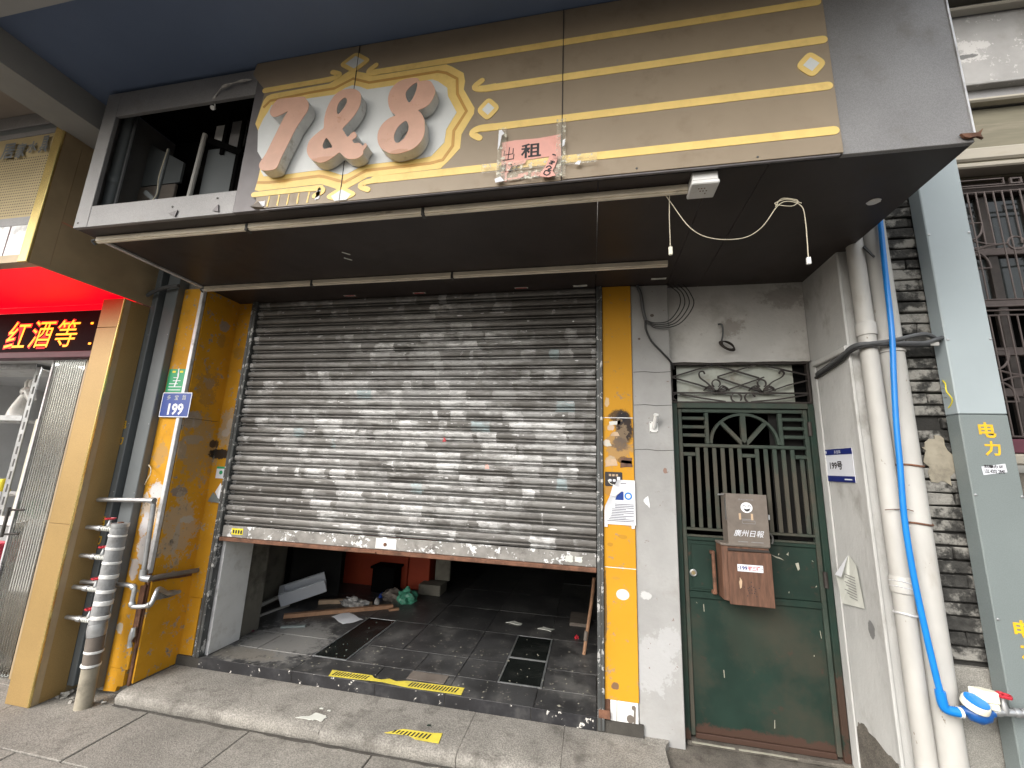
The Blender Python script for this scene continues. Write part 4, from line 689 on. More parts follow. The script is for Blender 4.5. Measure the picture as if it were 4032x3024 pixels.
box('plate', (.382, .437), (2.856, 2.8615), (1.946, 2.018), 'white', fb, .002); tube('socket', [(.408, 2.85, 1.975), (.418, 2.80, 2.055)], .013, 'white', fb, 12); lathe('ring', (.418, 2.80, 2.055), (.1, -.5, .8), [(.017, -.004), (.018, 0), (.017, .006)], 'white', fb, 12)
for x, z in ((.388, 1.952), (.431, 1.952), (.388, 2.012), (.431, 2.012)): lathe('screw', (x, 2.856, z), (0, -1, 0), [(.004, 0), (.002, .002)], 'dsteel', fb, 6)
tag(prism('peeling_paper', jag([(.33, 1.50), (.37, 1.46), (.36, 1.53), (.345, 1.525)], .003), 2.8595, 2.861, 'paper'), 'scrap of white paper peeling on the grey pier below the bracket', 'paper scrap')
# ------------------------------------------------------------------ cables over the door
cc = thing('cable_bundle', 'black cable running down the pier to the door with loose loops', 'cable', (.4, 2.84, 2.43))
tube('sleeve', smoothpath([(.322, 2.85, 2.995), (.345, 2.845, 2.93), (.36, 2.845, 2.80), (.375, 2.845, 2.73)], 5), .012, 'gcable', cc, 8); tube('cable', smoothpath([(.372, 2.845, 2.735), (.375, 2.84, 2.66), (.41, 2.84, 2.574), (.47, 2.84, 2.50), (.53, 2.85, 2.43), (.56, 2.90, 2.39)], 5), .007, 'bwire', cc, 8)
for k in range(4): tube('loop', smoothpath([(.375, 2.842, 2.73), (.44, 2.835, 2.705 - .012 * k), (.53 + .02 * k, 2.83, 2.72 - .01 * k), (.60 + .03 * k, 2.83, 2.82), (.60 + .025 * k, 2.84, 2.92), (.53 + .035 * k, 2.86, 2.995)], 6), .0035, 'bwire', cc, 6)
cl = thing('coiled_wire', 'small coil of dark wire hanging from the wall above the transom', 'wire', (.91, 2.9, 2.53))
tube('lead', smoothpath([(.865, 2.915, 2.71), (.885, 2.90, 2.70), (.888, 2.90, 2.64), (.876, 2.90, 2.585)], 5), .006, 'gcable', cl, 6)
for k in range(5): tube('coil', [(.905 + (.055 - .004 * k) * math.cos(t) * .85 - math.sin(t) * .012, 2.89 - .006 * k, 2.545 - (.055 - .004 * k) * math.cos(t) * .55 - math.sin(t) * .018) for t in [i * math.pi / 9 for i in range(18)]], .004, 'iron', cl, 6, closed=True)

# ------------------------------------------------------------------ green door
gd = thing('green_door', 'dark green steel door with barred sunburst top and rusty foot', 'door', (.97, 2.95, .15))
box('frame_post', (.536, .574), (2.918, 2.985), (.151, 2.155), 'gdoor', gd, .003); box('frame_post', (1.372, 1.407), (2.922, 2.985), (.151, 2.155), 'gdoor', gd, .003); box('frame_head', (.575, 1.371), (2.918, 2.985), (2.122, 2.157), 'gbar', gd, .003)
lf = dict(y=(2.934, 2.962))
def gb(name, x, z, m_='gbar', y=(2.934, 2.962), b=.003): return box(name, x, y, z, m_, gd, b)
gb('stile', (.578, .604), (.17, 2.118)); gb('stile', (1.345, 1.370), (.17, 2.118)); gb('top_rail', (.605, 1.344), (2.094, 2.118)); gb('mid_rail', (.605, 1.344), (1.862, 1.884)); gb('bar_rail', (.605, 1.344), (1.330, 1.345)); gb('bar_rail', (.605, 1.344), (1.290, 1.302))
box('lower_panel', (.605, 1.344), (2.946, 2.958), (.185, .925), 'gdoor', gd, .002); box('lock_panel', (.605, 1.344), (2.944, 2.958), (.965, 1.268), 'gdoor', gd, .002); gb('rail', (.605, 1.344), (.926, .963), 'gdoor'); gb('rail', (.605, 1.344), (1.269, 1.289), 'gdoor'); gb('bottom_rail', (.605, 1.344), (.155, .184), 'gdoor')
for q in (((.62, .775), (1.245, 1.252)), ((.62, .775), (.98, .987)), ((.62, .627), (.988, 1.244)), ((.768, .775), (.988, 1.244))): gb('panel_moulding', q[0], q[1], 'gdoor', (2.939, 2.9435), .001)
for s_ in (0, 1):
    xa, xb = ((.605, .748), (1.222, 1.344))[s_]
    for z in (2.043, 1.985, 1.929): gb('slat', (xa, xb), (z, z + .022))
    gb('divider', ((.749, .773), (1.197, 1.221))[s_], (1.885, 2.093))
ctr = (.985, 1.888); prism('sun_arch', ribbon([(ctr[0] + .203 * math.cos(R(a)), ctr[1] + .196 * math.sin(R(a))) for a in range(0, 181, 6)], .016, False), 2.932, 2.960, 'gbar', gd)
for a, w_ in ((47, .024), (90, .030), (133, .024)): prism('sun_ray', ribbon([(ctr[0] + .01 * math.cos(R(a)), ctr[1] - .004), (ctr[0] + .193 * math.cos(R(a)), ctr[1] + .188 * math.sin(R(a)))], w_, False), 2.933, 2.961, 'gbar', gd)
bx = .630
bars = [.632, .683, .735, .787, .838, .890, .941, .993, 1.045, 1.097, 1.149, 1.201, 1.253, 1.305]
for i, x in enumerate(bars):
    top = 1.80 if i in (0, 7, 13) else 1.861
    gb('bar', (x + .001, x + .025), (1.346, top), y=(2.940, 2.953), b=.002)
for xa, xb in ((.605, .682), (.968, 1.044), (1.28, 1.344)): gb('cross_bar', (xa, xb), (1.802, 1.826), y=(2.936, 2.960))
tube('pull_handle', [(.747, 2.905, 1.205), (.747, 2.90, .97)], .011, 'rust', gd, 8); box('handle_foot', (.735, .758), (2.905, 2.943), (1.195, 1.215), 'rust', gd, .002); box('handle_foot', (.735, .758), (2.905, 2.943), (.962, .982), 'rust', gd, .002)
lk = lathe('lock', (.633, 2.944, 1.071), (0, -1, 0), [(.022, 0), (.022, .006), (.017, .010), (.015, .008)], 'steel', gd, 18); lathe('keyhole', (.633, 2.936, 1.071), (0, -1, 0), [(.013, 0), (.011, .003)], 'brass', lk, 14)
for z in (1.95, 1.05): lathe('hinge', (1.372, 2.925, z), (0, 0, 1), [(.012, 0), (.012, .09)], 'iron', gd, 10)
for i in range(15):
    x = random.uniform(.62, 1.36); z = random.choice((random.uniform(.2, .9), random.uniform(.98, 1.26))); l_ = random.choice((.004, .006, .008, .04)); 
    if .76 < x < 1.07 and z > .93: continue
    prism('paint_chip', jag(ribbon([(x, z), (x + random.uniform(-.006, .006), z + l_)], random.uniform(.0015, .004)), .0008, 1), 2.9425 if z > .95 else 2.9445, 2.9462, 'glint', gd)
for p in ([(1.09, 1.215), (1.12, 1.195), (1.165, 1.185), (1.14, 1.20)], [(1.18, 1.22), (1.19, 1.235), (1.188, 1.21)], [(1.225, 1.17), (1.24, 1.175), (1.245, 1.14), (1.235, 1.13)]): prism('paint_chip', jag(p, .002, 2), 2.942, 2.9442, 'glint', gd)
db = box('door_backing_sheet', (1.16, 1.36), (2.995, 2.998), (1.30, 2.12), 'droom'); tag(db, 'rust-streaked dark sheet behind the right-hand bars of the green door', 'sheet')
# transom grille
tg = thing('transom_grille', 'wrought-iron transom grille with scrolls over a dirty pane', 'grille', (.97, 2.95, 2.16))
box('frame_rail', (.540, 1.409), (2.93, 2.97), (2.1585, 2.170), 'iron', tg, .002); box('frame_rail', (.540, 1.409), (2.93, 2.97), (2.425, 2.451), 'iron', tg, .002); box('frame_post', (.540, .555), (2.932, 2.968), (2.171, 2.424), 'iron', tg, .002); box('frame_post', (1.395, 1.409), (2.932, 2.968), (2.171, 2.424), 'iron', tg, .002)
box('pane', (.592, 1.330), (2.985, 2.991), (2.162, 2.45), 'frost', tg); box('side_gap_board', (1.331, 1.409), (2.99, 3.0), (2.162, 2.45), 'black', tg)
def flat(pts, w_=.008, y=2.948): prism('scroll', ribbon(pts, w_, False), y - .006, y + .006, 'iron', tg)
flat([(.556, 2.232), (1.394, 2.230)], .010)
for p in ([(.556, 2.345), (.83, 2.432), (1.11, 2.335)], [(.556, 2.34), (.72, 2.29), (.85, 2.24), (.885, 2.235)], [(.86, 2.235), (1.14, 2.34)], [(.85, 2.34), (1.13, 2.235)], [(.85, 2.345), (1.11, 2.432), (1.394, 2.352)], [(1.15, 2.235), (1.28, 2.285), (1.394, 2.315)], [(.60, 2.225), (.74, 2.195), (.89, 2.172)], [(1.05, 2.172), (1.22, 2.19), (1.394, 2.222)]): flat(p, .009, 2.948 + random.uniform(-.006, .006))
for cx in (.835, 1.118):
    flat(arc(cx, 2.295, .026, -60, 240, 14), .007, 2.936)
    for s_ in (-1, 1):
        for k in range(3): flat(sp2([(cx + s_ * .004, 2.240), (cx + s_ * (.035 + .012 * k), 2.258 + .01 * (2 - k)), (cx + s_ * (.07 + .006 * k), 2.262 - .008 * k)]), .008, 2.938)
    flat(sp2([(cx - .01, 2.245), (cx - .06, 2.30), (cx - .10, 2.335), (cx - .105, 2.37), (cx - .08, 2.38), (cx - .07, 2.36)] if cx < 1 else [(cx + .01, 2.245), (cx + .06, 2.30), (cx + .12, 2.335), (cx + .14, 2.365), (cx + .12, 2.38), (cx + .11, 2.36)]), .008, 2.934)
for cx in (.955, 1.04): flat(arc(cx, 2.198, .032, -40 if cx < 1 else 10, 250 if cx < 1 else 240, 14), .008, 2.936)
flat(arc(.575, 2.2, .022, 90, 270, 10), .008, 2.938)

# ------------------------------------------------------------------ letter boxes
m1 = thing('newspaper_box', 'dusty brown metal letter box with smiling face, above the wooden one', 'letter box', (.927, 2.87, 1.272))
mb = box('case', (.818, 1.036), (2.815, 2.930), (1.278, 1.572), 'mail', m1, .003)
mbf = box('door', (.812, 1.042), (2.803, 2.8145), (1.273, 1.576), 'mail', m1, .003); box('hasp', (1.043, 1.055), (2.812, 2.83), (1.43, 1.46), 'steel', m1, .002); tube('hinge', [(.809, 2.812, 1.42), (.809, 2.812, 1.55)], .005, 'dsteel', m1, 6); tube('fixing_bolt', [(.785, 2.87, 1.563), (.82, 2.87, 1.566)], .005, 'steel', m1, 6)
fc = prism('smile_disc', [(.925 + .033 * math.cos(R(a)), 1.497 + .031 * math.sin(R(a))) for a in range(0, 360, 15)], 2.8012, 2.8028, 'paper', m1)
prism('mouth', [(.908, 1.492), (.925, 1.487), (.945, 1.493), (.938, 1.478), (.925, 1.473), (.913, 1.479)], 2.8002, 2.8010, 'ink', fc); prism('eye', ribbon(arc(.911, 1.500, .008, 20, 160, 6), .003), 2.8002, 2.8010, 'ink', fc); prism('eye', ribbon(arc(.940, 1.501, .008, 20, 160, 6), .003), 2.8002, 2.8010, 'ink', fc)
for x, z0_, z1_ in ((.885, 1.425, 1.462), (.952, 1.425, 1.462)): prism('print', roundpoly(rect(x - .006, x + .006, z0_, z1_), .003), 2.8015, 2.8028, 'plank2', m1)
prism('print', roundpoly(rect(.895, .968, 1.403, 1.421), .003), 2.8018, 2.8028, 'fascia', m1, holes=[rect(.897, .966, 1.405, 1.419)]); prism('print', rect(.895, .96, 1.426, 1.430), 2.8018, 2.8028, 'fascia', m1)
text('lettering', '廣州日報', (.848, 1.010), (1.328, 1.366), 2.8022, 'signwhite', m1, skew=.01); text('lettering', '廣州日報訂閱', (.88, .965), (1.538, 1.548), 2.8022, 'fascia', m1)
for i in range(2): prism('print', rect(.866 + i * .072, .92 + i * .085, 1.296, 1.300), 2.8018, 2.8028, 'fascia', m1)
tube('padlock_shackle', [(1.06 + .018 * math.cos(t), 2.86, 1.315 + .03 * math.sin(t)) for t in [R(a) for a in range(-60, 200, 20)]], .006, 'dsteel', m1, 6)
m2 = thing('wooden_letter_box', 'reddish wooden letter box with star holes on the green door', 'letter box', (.92, 2.87, .943))
prism('case', [(.772, 2.93), (.778, 2.84), (.806, 2.815), (1.034, 2.815), (1.034, 2.93)], .955, 1.268, 'wood', m2, 'XY', bev=.002); prism('lid', [(.768, 2.93), (.772, 2.83), (.800, 2.806), (1.038, 2.806), (1.038, 2.93)], 1.2685, 1.282, 'mail', m2, 'XY', bev=.002)
box('slot_lip', (.806, 1.034), (2.8035, 2.8145), (1.2425, 1.256), 'iron', m2, .002)
ft = prism('front', [(.800, .944), (1.040, .942), (1.040, 1.240), (.802, 1.236)], 2.800, 2.8145, 'wood', m2, bev=.002)
for dx, dz in [(0, 0)] + [(.042 * k * math.sin(R(a)), .042 * k * math.cos(R(a))) for a in range(0, 360, 72) for k in (.5, 1)] + [(.018 * math.sin(R(a + 36)), .018 * math.cos(R(a + 36))) for a in range(0, 360, 72)]: lathe('hole', (.921 + dx, 2.8002, 1.032 + dz), (0, -1, 0), [(.0032, 0), (.003, .0006)], 'ink', m2, 8)
pl_ = prism('number_plate', roundpoly(rect(.851, .990, 1.131, 1.170), .003), 2.7985, 2.7998, 'signwhite', m2); text('lettering', '199', (.866, .905), (1.140, 1.161), 2.798, 'navy', pl_, bold=.03); text('lettering', '號三樓', (.909, .974), (1.138, 1.163), 2.798, 'red', pl_, bold=.02)
for x in (.857, .984): lathe('rivet', (x, 2.7985, 1.15), (0, -1, 0), [(.003, 0), (.002, .001)], 'ink', pl_, 6)
prism('paint_smear', jag([(.858, 1.035), (.868, 1.04), (.872, 1.08), (.862, 1.095), (.856, 1.07)], .002, 2), 2.7985, 2.7998, 'plank2', m2)

# ------------------------------------------------------------------ papers on the right side wall (plane X=1.42, facing -X)
q1 = thing('address_board', 'white and navy board reading 199号 on the grey side wall', 'sign', (1.415, 2.73, 1.672))
prism('board', rect(2.596, 2.871, 1.673, 1.861), 1.4135, 1.4165, 'signwhite', q1, 'YZ'); prism('band', rect(2.596, 2.871, 1.828, 1.861), 1.4120, 1.4133, 'navy', q1, 'YZ'); prism('band', rect(2.596, 2.871, 1.673, 1.706), 1.4120, 1.4133, 'navy', q1, 'YZ')
text('lettering', '199号', (2.825, 2.700), (1.742, 1.790), 1.4126, 'ink', q1, 'YZ', bold=.03); text('lettering', '多宝路', (2.765, 2.70), (1.834, 1.853), 1.4115, 'signwhite', q1, 'YZ'); prism('print', rect(2.62, 2.69, 1.684, 1.691), 1.411, 1.4118, 'signwhite', q1, 'YZ'); prism('print', rect(2.845, 2.855, 1.838, 1.852), 1.411, 1.4118, 'signwhite', q1, 'YZ')
q2 = thing('curled_paper', 'faded paper with folded corner peeling off the side wall', 'paper', (1.41, 2.75, .99))
link('sheet', [(1.412, 2.736, 1.274), (1.40, 2.657, 1.237), (1.412, 2.65, 1.024), (1.410, 2.851, .991), (1.395, 2.856, 1.14), (1.408, 2.75, 1.13)], [(0, 1, 5), (1, 2, 5), (2, 3, 5), (3, 4, 5), (4, 0, 5)], 'oldpaper', q2); link('fold', [(1.410, 2.74, 1.274), (1.385, 2.845, 1.145), (1.372, 2.755, 1.15)], [(0, 1, 2)], 'paper', q2)
for i in range(9): prism('print_line', rect(2.69, 2.76 + .02 * (i % 3), 1.05 + i * .014, 1.054 + i * .014), 1.404, 1.4045, 'fascia', q2, 'YZ')
tag(prism('ground_paper', [(1.20, 2.86), (1.40, 2.80), (1.38, 2.74), (1.22, 2.78)], .1285, .1305, 'paper', None, 'XY'), 'white paper lying on the ground at the right foot of the green door', 'paper')

# ------------------------------------------------------------------ right edge: pipes, hose, meter, bricks, duct, window
def vpipe(name, label, x, y, r, z0, z1, collars, grp):
    t = thing(name, label, 'pipe', (x, y, z0), grp)
    tube('pipe', [(x, y, z0), (x, y, (z0 + z1) / 2), (x, y, z1)], r, 'pvc', t, 20)
    for z in collars: lathe('socket', (x, y, z), (0, 0, 1), [(r, 0), (r + .006, .004), (r + .006, .07), (r, .078)], 'pvc', t, 20)
    return t
p1 = vpipe('drain_pipe', 'slimmer white drain pipe next to the side wall corner', 1.482, 2.462, .040, .05, 3.3, (2.46, 1.16), 'white drain pipes')
p2 = vpipe('drain_pipe', 'thicker white drain pipe beside the black bricks', 1.583, 2.463, .056, .05, 3.3, (2.36,), 'white drain pipes')
for p_, x, y, r, zz in ((p1, 1.482, 2.462, .042, (1.07, 1.19, 1.215)), (p2, 1.583, 2.463, .058, (1.77, 1.49))):
    for z in zz:
        tube('clamp', [(x + r * math.cos(a), y + r * math.sin(a), z + .004 * math.sin(a * 2)) for a in [i * math.pi / 10 for i in range(20)]], .0055, 'trim' if r < .05 else 'rust', p_, 6, closed=True); box('clamp_ear', ((x - r - .02, x - r + .002) if r < .05 else (x + r - .002, x + r + .018), ), (0, 0), (0, 0), 'trim', p_) if False else None
tube('tie_wire', smoothpath([(1.43, 2.42, 1.548), (1.46, 2.415, 1.553), (1.52, 2.415, 1.556), (1.54, 2.40, 1.55)], 4), .002, 'rust', p1, 5)
bh = thing('blue_hose', 'bright blue water pipe running down over the white drain pipes', 'pipe', (1.53, 2.36, .7))
hp = [(1.577, 2.385, 3.12), (1.561, 2.38, 2.81), (1.546, 2.375, 2.463), (1.524, 2.375, 2.216), (1.505, 2.375, 1.98), (1.494, 2.375, 1.757), (1.484, 2.38, 1.524), (1.486, 2.38, 1.302), (1.497, 2.38, 1.10), (1.510, 2.375, .90), (1.520, 2.37, .765)]
tube('pipe', smoothpath(hp, 4), .0128, 'blue', bh, 12); tube('elbow', smoothpath([(1.519, 2.37, .785), (1.522, 2.37, .735), (1.534, 2.368, .714), (1.575, 2.364, .711)], 5), .019, 'blue', bh, 14); lathe('union', (1.572, 2.364, .711), (1, 0, 0), [(.021, 0), (.021, .012)], 'white', bh, 14)
wm = thing('water_meter', 'blue and cream water meter with red valve on a steel pipe', 'meter', (1.64, 2.36, .69))
tube('body', [(1.585, 2.363, .722), (1.60, 2.362, .722), (1.612, 2.36, .718), (1.64, 2.358, .714), (1.67, 2.36, .718), (1.685, 2.361, .724), (1.70, 2.362, .726)], [.016, .018, .030, .036, .030, .018, .015], 'bluem', wm, 16)
lathe('register', (1.628, 2.356, .742), (.18, -.38, 1), [(.040, 0), (.046, .004), (.046, .024), (.043, .030)], 'cream', wm, 24); lathe('cover', (1.633, 2.3445, .7715), (.18, -.38, 1), [(.040, 0), (.040, .004)], 'blue', wm, 24)
sx = prism('sensor_case', [(1.640, 2.395), (1.690, 2.400), (1.728, 2.375), (1.722, 2.345), (1.672, 2.352)], .765, .810, 'cream', wm, 'XY', bev=.004); prism('sensor_foot', [(1.678, 2.375), (1.722, 2.372), (1.718, 2.345), (1.69, 2.347)], .740, .7645, 'cream', wm, 'XY', bev=.003)
lathe('valve_body', (1.742, 2.362, .728), (0, 0, 1), [(.014, 0), (.016, .02), (.010, .045), (.007, .065)], 'steel', wm, 12)
tube('valve_wheel', [(1.745 + .024 * math.cos(a) * (1 + .12 * math.cos(a * 5)), 2.362 + .024 * math.sin(a) * (1 + .12 * math.cos(a * 5)), .80) for a in [i * math.pi / 12 for i in range(24)]], .006, 'red', wm, 6, closed=True)
for a in (0, 120, 240): tube('wheel_spoke', [(1.745, 2.362, .797), (1.745 + .022 * math.cos(R(a)), 2.362 + .022 * math.sin(R(a)), .80)], .004, 'red', wm, 5)
tube('steel_pipe', [(1.695, 2.362, .729), (1.74, 2.362, .735), (1.85, 2.362, .742), (2.4, 2.362, .76)], .014, 'steel', wm, 12)
for x in (1.705, 1.775, 1.80): lathe('coupling', (x, 2.362, .732 + (x - 1.7) * .08), (1, 0, .06), [(.017, 0), (.018, .004), (.018, .016), (.017, .02)], 'steel', wm, 12)
kb = thing('service_cables', 'thick dark cables strung from the door corner across the white pipes', 'cable', (1.5, 2.38, 2.3))
tube('cable', smoothpath([(1.405, 2.84, 2.33), (1.40, 2.62, 2.36), (1.408, 2.45, 2.40), (1.47, 2.405, 2.405), (1.55, 2.39, 2.412), (1.677, 2.40, 2.445), (1.74, 2.415, 2.445), (1.80, 2.45, 2.42)], 5), .011, 'gcable', kb, 8)
tube('cable', smoothpath([(1.41, 2.85, 2.34), (1.405, 2.60, 2.375), (1.415, 2.45, 2.41), (1.50, 2.40, 2.40), (1.62, 2.395, 2.40), (1.70, 2.40, 2.40), (1.76, 2.41, 2.42), (1.84, 2.45, 2.45)], 5), .010, 'gcable', kb, 8); tube('cable', smoothpath([(1.405, 2.86, 2.315), (1.40, 2.6, 2.35), (1.41, 2.45, 2.385), (1.50, 2.40, 2.395), (1.63, 2.395, 2.385), (1.72, 2.40, 2.388)], 5), .008, 'bwire', kb, 8)
box('cable_board', (1.455, 1.775), (2.412, 2.420), (2.388, 2.408), 'pvc', kb, .002)
tag(tube('wire_stub', smoothpath([(1.50, 2.42, 2.97), (1.515, 2.40, 2.92), (1.53, 2.40, 2.90), (1.52, 2.41, 2.93), (1.51, 2.43, 2.98)], 5), .006, 'bwire', None, 6), 'loop of black cable behind the pipes under the soffit corner', 'cable')
# brick pier
bp = thing('brick_pier', 'sooty black brick pier between the white pipes and grey duct', 'wall', (1.76, 2.6, .05))
box('mortar_core', (1.656, 1.90), (2.535, 3.2), (.05, 3.75), 'mortar', bp)
protos = []
def brickmesh(wd):
    v = []; hgt = .054
    for (x, y, z) in ((0, 0, 0), (wd, 0, 0), (wd, .05, 0), (0, .05, 0), (0, 0, hgt), (wd, 0, hgt), (wd, .05, hgt), (0, .05, hgt)): v.append((x + random.uniform(-.004, .004), y + random.uniform(-.003, .003), z + random.uniform(-.004, .004)))
    return v
z = .872; i = 0
while z < 3.68:
    cuts = ((1.668, 1.838, 1.90), (1.668, 1.756, 1.90), (1.668, 1.80, 1.90))[(i * 7 + 3) % 3] if i % 2 else (1.668, 1.86, 1.90)
    for a, b in zip(cuts, cuts[1:]):
        if random.random() < .04: continue
        dy = random.uniform(-.010, .004); vv = [(x + a + .003, y + 2.512 + dy, zz + z) for x, y, zz in brickmesh(b - a - .006)]
        link('brick', vv, [(0, 3, 2, 1), (4, 5, 6, 7), (0, 1, 5, 4), (1, 2, 6, 5), (2, 3, 7, 6), (3, 0, 4, 7)], 'brick', bp, bev=.004)
    z += .0645; i += 1
box('render_block', (1.672, 1.90), (2.505, 2.545), (.05, .845), 'block', bp, .008)
prism('plaster_smear', jag([(1.70, 1.70), (1.79, 1.69), (1.82, 1.80), (1.79, 1.92), (1.72, 1.92), (1.69, 1.84)], .014, 4), 2.501, 2.506, 'lagl', bp)
# power duct
pd = thing('power_duct', 'tall grey power duct with yellow stencil, at the right edge', 'duct', (1.91, 2.46, .05))
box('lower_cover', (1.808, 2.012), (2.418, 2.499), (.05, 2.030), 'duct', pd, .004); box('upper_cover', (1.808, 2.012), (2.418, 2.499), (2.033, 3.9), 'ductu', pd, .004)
for z_ in (3.02, 2.42, 1.64, 1.09, .5):
    for x in (1.818, 2.002): lathe('screw', (x, 2.418, z_), (0, -1, 0), [(.006, 0), (.006, .003), (.002, .005)], 'steel', pd, 8)
text('stencil', '电', (1.878, 1.948), (1.916, 1.992), 2.4165, 'stencil', pd, bold=.03); text('stencil', '力', (1.888, 1.955), (1.828, 1.900), 2.4165, 'stencil', pd, bold=.03); text('stencil', '电', (1.872, 1.945), (1.02, 1.095), 2.4165, 'stencil', pd, bold=.03); text('stencil', '力', (1.882, 1.95), (.935, 1.005), 2.4165, 'stencil', pd, bold=.03)
for k in range(4): tube('vent_slot', [(1.8075, 2.47, 2.20 - k * .025), (1.8075, 2.485, 2.20 - k * .025)], .003, 'steel', pd, 5)
ad = thing('phone_sticker', 'white sticker with black phone number on the grey duct', 'sticker', (1.91, 2.416, 1.72))
prism('sheet', [(1.865, 1.735), (1.962, 1.752), (1.960, 1.792), (1.862, 1.775)], 2.4162, 2.4172, 'signwhite', ad); text('lettering', '刻章办证', (1.872, 1.950), (1.768, 1.785), 2.4158, 'ink', ad, bold=.03); text('lettering', '132 4202 2840', (1.872, 1.953), (1.745, 1.763), 2.4158, 'ink', ad, bold=.03)
tag(tube('yellow_wire', smoothpath([(1.806, 2.475, 2.215), (1.79, 2.44, 2.19), (1.782, 2.43, 2.15), (1.80, 2.43, 2.11), (1.806, 2.45, 2.085), (1.807, 2.47, 2.07)], 5), .0028, 'yelsticker', None, 6), 'short yellow-green earth wire on the side of the right grey duct', 'wire')
# neighbour's wall and window on the right
nw = thing('neighbour_wall', 'stucco house wall with cornice mouldings at the right edge', 'wall', (2.8, 2.9, .05))
WY = 2.80
box('wall_face', (2.02, 4.2), (WY, 3.1), (3.60, 4.10), 'olive', nw); box('wall_face', (1.905, 2.235), (WY, 3.1), (.05, 3.598), 'nwallg', nw); box('wall_face', (2.236, 4.2), (WY, 3.1), (.05, 1.76), 'apron', nw); box('wall_face', (1.668, 4.2), (WY + .002, 3.1), (4.12, 5.2), 'nwallg', nw)
box('cornice', (2.236, 4.2), (2.70, 2.799), (3.61, 3.645), 'nwall', nw, .008); box('cornice', (2.236, 4.2), (2.725, 2.799), (3.646, 3.668), 'olive', nw, .006); box('cornice', (2.236, 4.2), (2.71, 2.799), (3.669, 3.76), 'nwall', nw, .012)
box('moulding', (1.668, 4.2), (2.735, 2.799), (4.112, 4.142), 'nwall', nw, .01); box('shadow_band', (1.668, 4.2), (2.79, 2.80), (4.143, 4.24), 'fascia', nw); box('top_band', (1.668, 4.2), (2.74, 2.80), (4.242, 4.262), 'nwallg', nw, .004); box('upper_moulding', (1.668, 4.2), (2.74, 2.80), (4.855, 4.88), 'nwall', nw, .006); box('eave_board', (1.668, 4.2), (2.5, 2.80), (4.95, 5.2), 'olive', nw)
box('sill', (2.236, 4.2), (2.715, 2.80), (1.80, 1.858), 'nwall', nw, .008); box('sill', (2.236, 4.2), (2.73, 2.80), (1.862, 1.94), 'maroon', nw, .006)
nwin = thing('barred_window', 'dark window behind a curly mauve-brown iron grille', 'window', (2.6, 2.78, 1.95))
box('dark_interior', (2.2, 4.2), (3.08, 3.1), (1.9, 3.6), 'black', nwin); box('frame_head', (2.236, 4.2), (2.85, 2.90), (3.52, 3.60), 'wframe', nwin); box('frame_side', (2.236, 2.285), (2.82, 2.9), (1.945, 3.598), 'maroon', nwin)
for x in (2.46, 2.70, 2.95): box('mullion', (x, x + .05), (2.88, 2.92), (1.95, 3.52), 'iron', nwin, .004)
for z_ in (3.10, 2.76, 2.45, 2.20): box('transom_bar', (2.286, 4.2), (2.87, 2.92), (z_, z_ + .05), 'grille', nwin, .004)
for xa, xb in ((2.29, 2.455), (2.515, 2.695), (2.755, 2.945)):
    for za, zb in ((3.155, 3.515), (2.82, 3.095)): box('pane', (xa, xb), (2.90, 2.904), (za, zb), 'bglass', nwin)
def gr(p, r=.0055, y=2.75): tube('grille_bar', [(a, y, b) for a, b in p], r, 'grille', nwin, 6)
for z_ in (3.50, 3.466, 2.758, 2.718, 2.691, 2.661, 1.955): gr([(2.24, z_), (3.4, z_)])
for i in range(24):
    x = 2.303 + i * .0448; y_ = 2.748
    gr([(x, 3.466), (x, 3.11 if i % 4 in (1, 2) else 2.76)], .0045, y_); gr([(x - .012, 2.66), (x - .012, 1.955)], .0045, y_)
for x in (2.235, 2.72):
    prism('grille_fret', rect(x + .02, x + .27, 3.51, 3.555), 2.745, 2.755, 'grille', nwin, holes=[rect(x + .026, x + .264, 3.516, 3.549)]); prism('grille_fret', rect(x + .30, x + .36, 3.51, 3.55), 2.745, 2.755, 'grille', nwin, holes=[rect(x + .31, x + .35, 3.518, 3.542)])
for x in (2.50, 3.0):
    gr(arc(x, 3.114, .042, 0, 350, 18), .006); gr([(2.28 if x < 2.6 else 2.56, 3.09), (x - .11, 3.11), (x - .042, 3.114)], .006)
    for zc, s_ in ((3.11, 1), (3.11, -1), (2.30, 1), (2.30, -1)):
        gr([(x - .22 + .07 * math.sin(R(a)), zc + s_ * (.04 + .11 * (1 - math.cos(R(a))))) for a in range(0, 91, 10)], .006); gr([(x - .21, zc + s_ * .03), (x - .15, zc + s_ * .008), (x - .08, zc)], .006)
        gr([(x - .22, zc + s_ * .15), (x - .15, zc + s_ * .15)], .005)
# ------------------------------------------------------------------ left edge: ducts, water manifold, thin pipes
for x0, x1, lab in ((-3.56, -3.425, 'grey power duct half hidden behind the gold column'), (-3.352, -3.238, 'grey power duct standing against the yellow pillar')):
    t = thing('riser_duct', lab, 'duct', ((x0 + x1) / 2, 2.5, PAV), 'grey ducts by the gold column')
    box('cover', (x0, x1), (2.482, 2.562), (.13, 3.3), 'ductl', t, .004)
    for z_ in (2.6, 1.9, 1.4, .7): lathe('screw', (x1 - .012, 2.482, z_), (0, -1, 0), [(.004, 0), (.002, .003)], 'steel', t, 6)
    if x0 < -3.5:
        for ch, za, zb in (('电', 1.86, 1.93), ('力', 1.74, 1.81), ('电', 1.16, 1.235), ('力', 1.03, 1.105)): text('stencil', ch, (x0 + .045, x0 + .108), (za, zb), 2.4808, 'stencil', t, bold=.03)
tag(box('grey_conduit_strip', (-3.415, -3.36), (2.53, 2.562), (.15, 3.2), 'ductl', None, .004), 'dark grey strip in the gap between the two left ducts', 'duct')
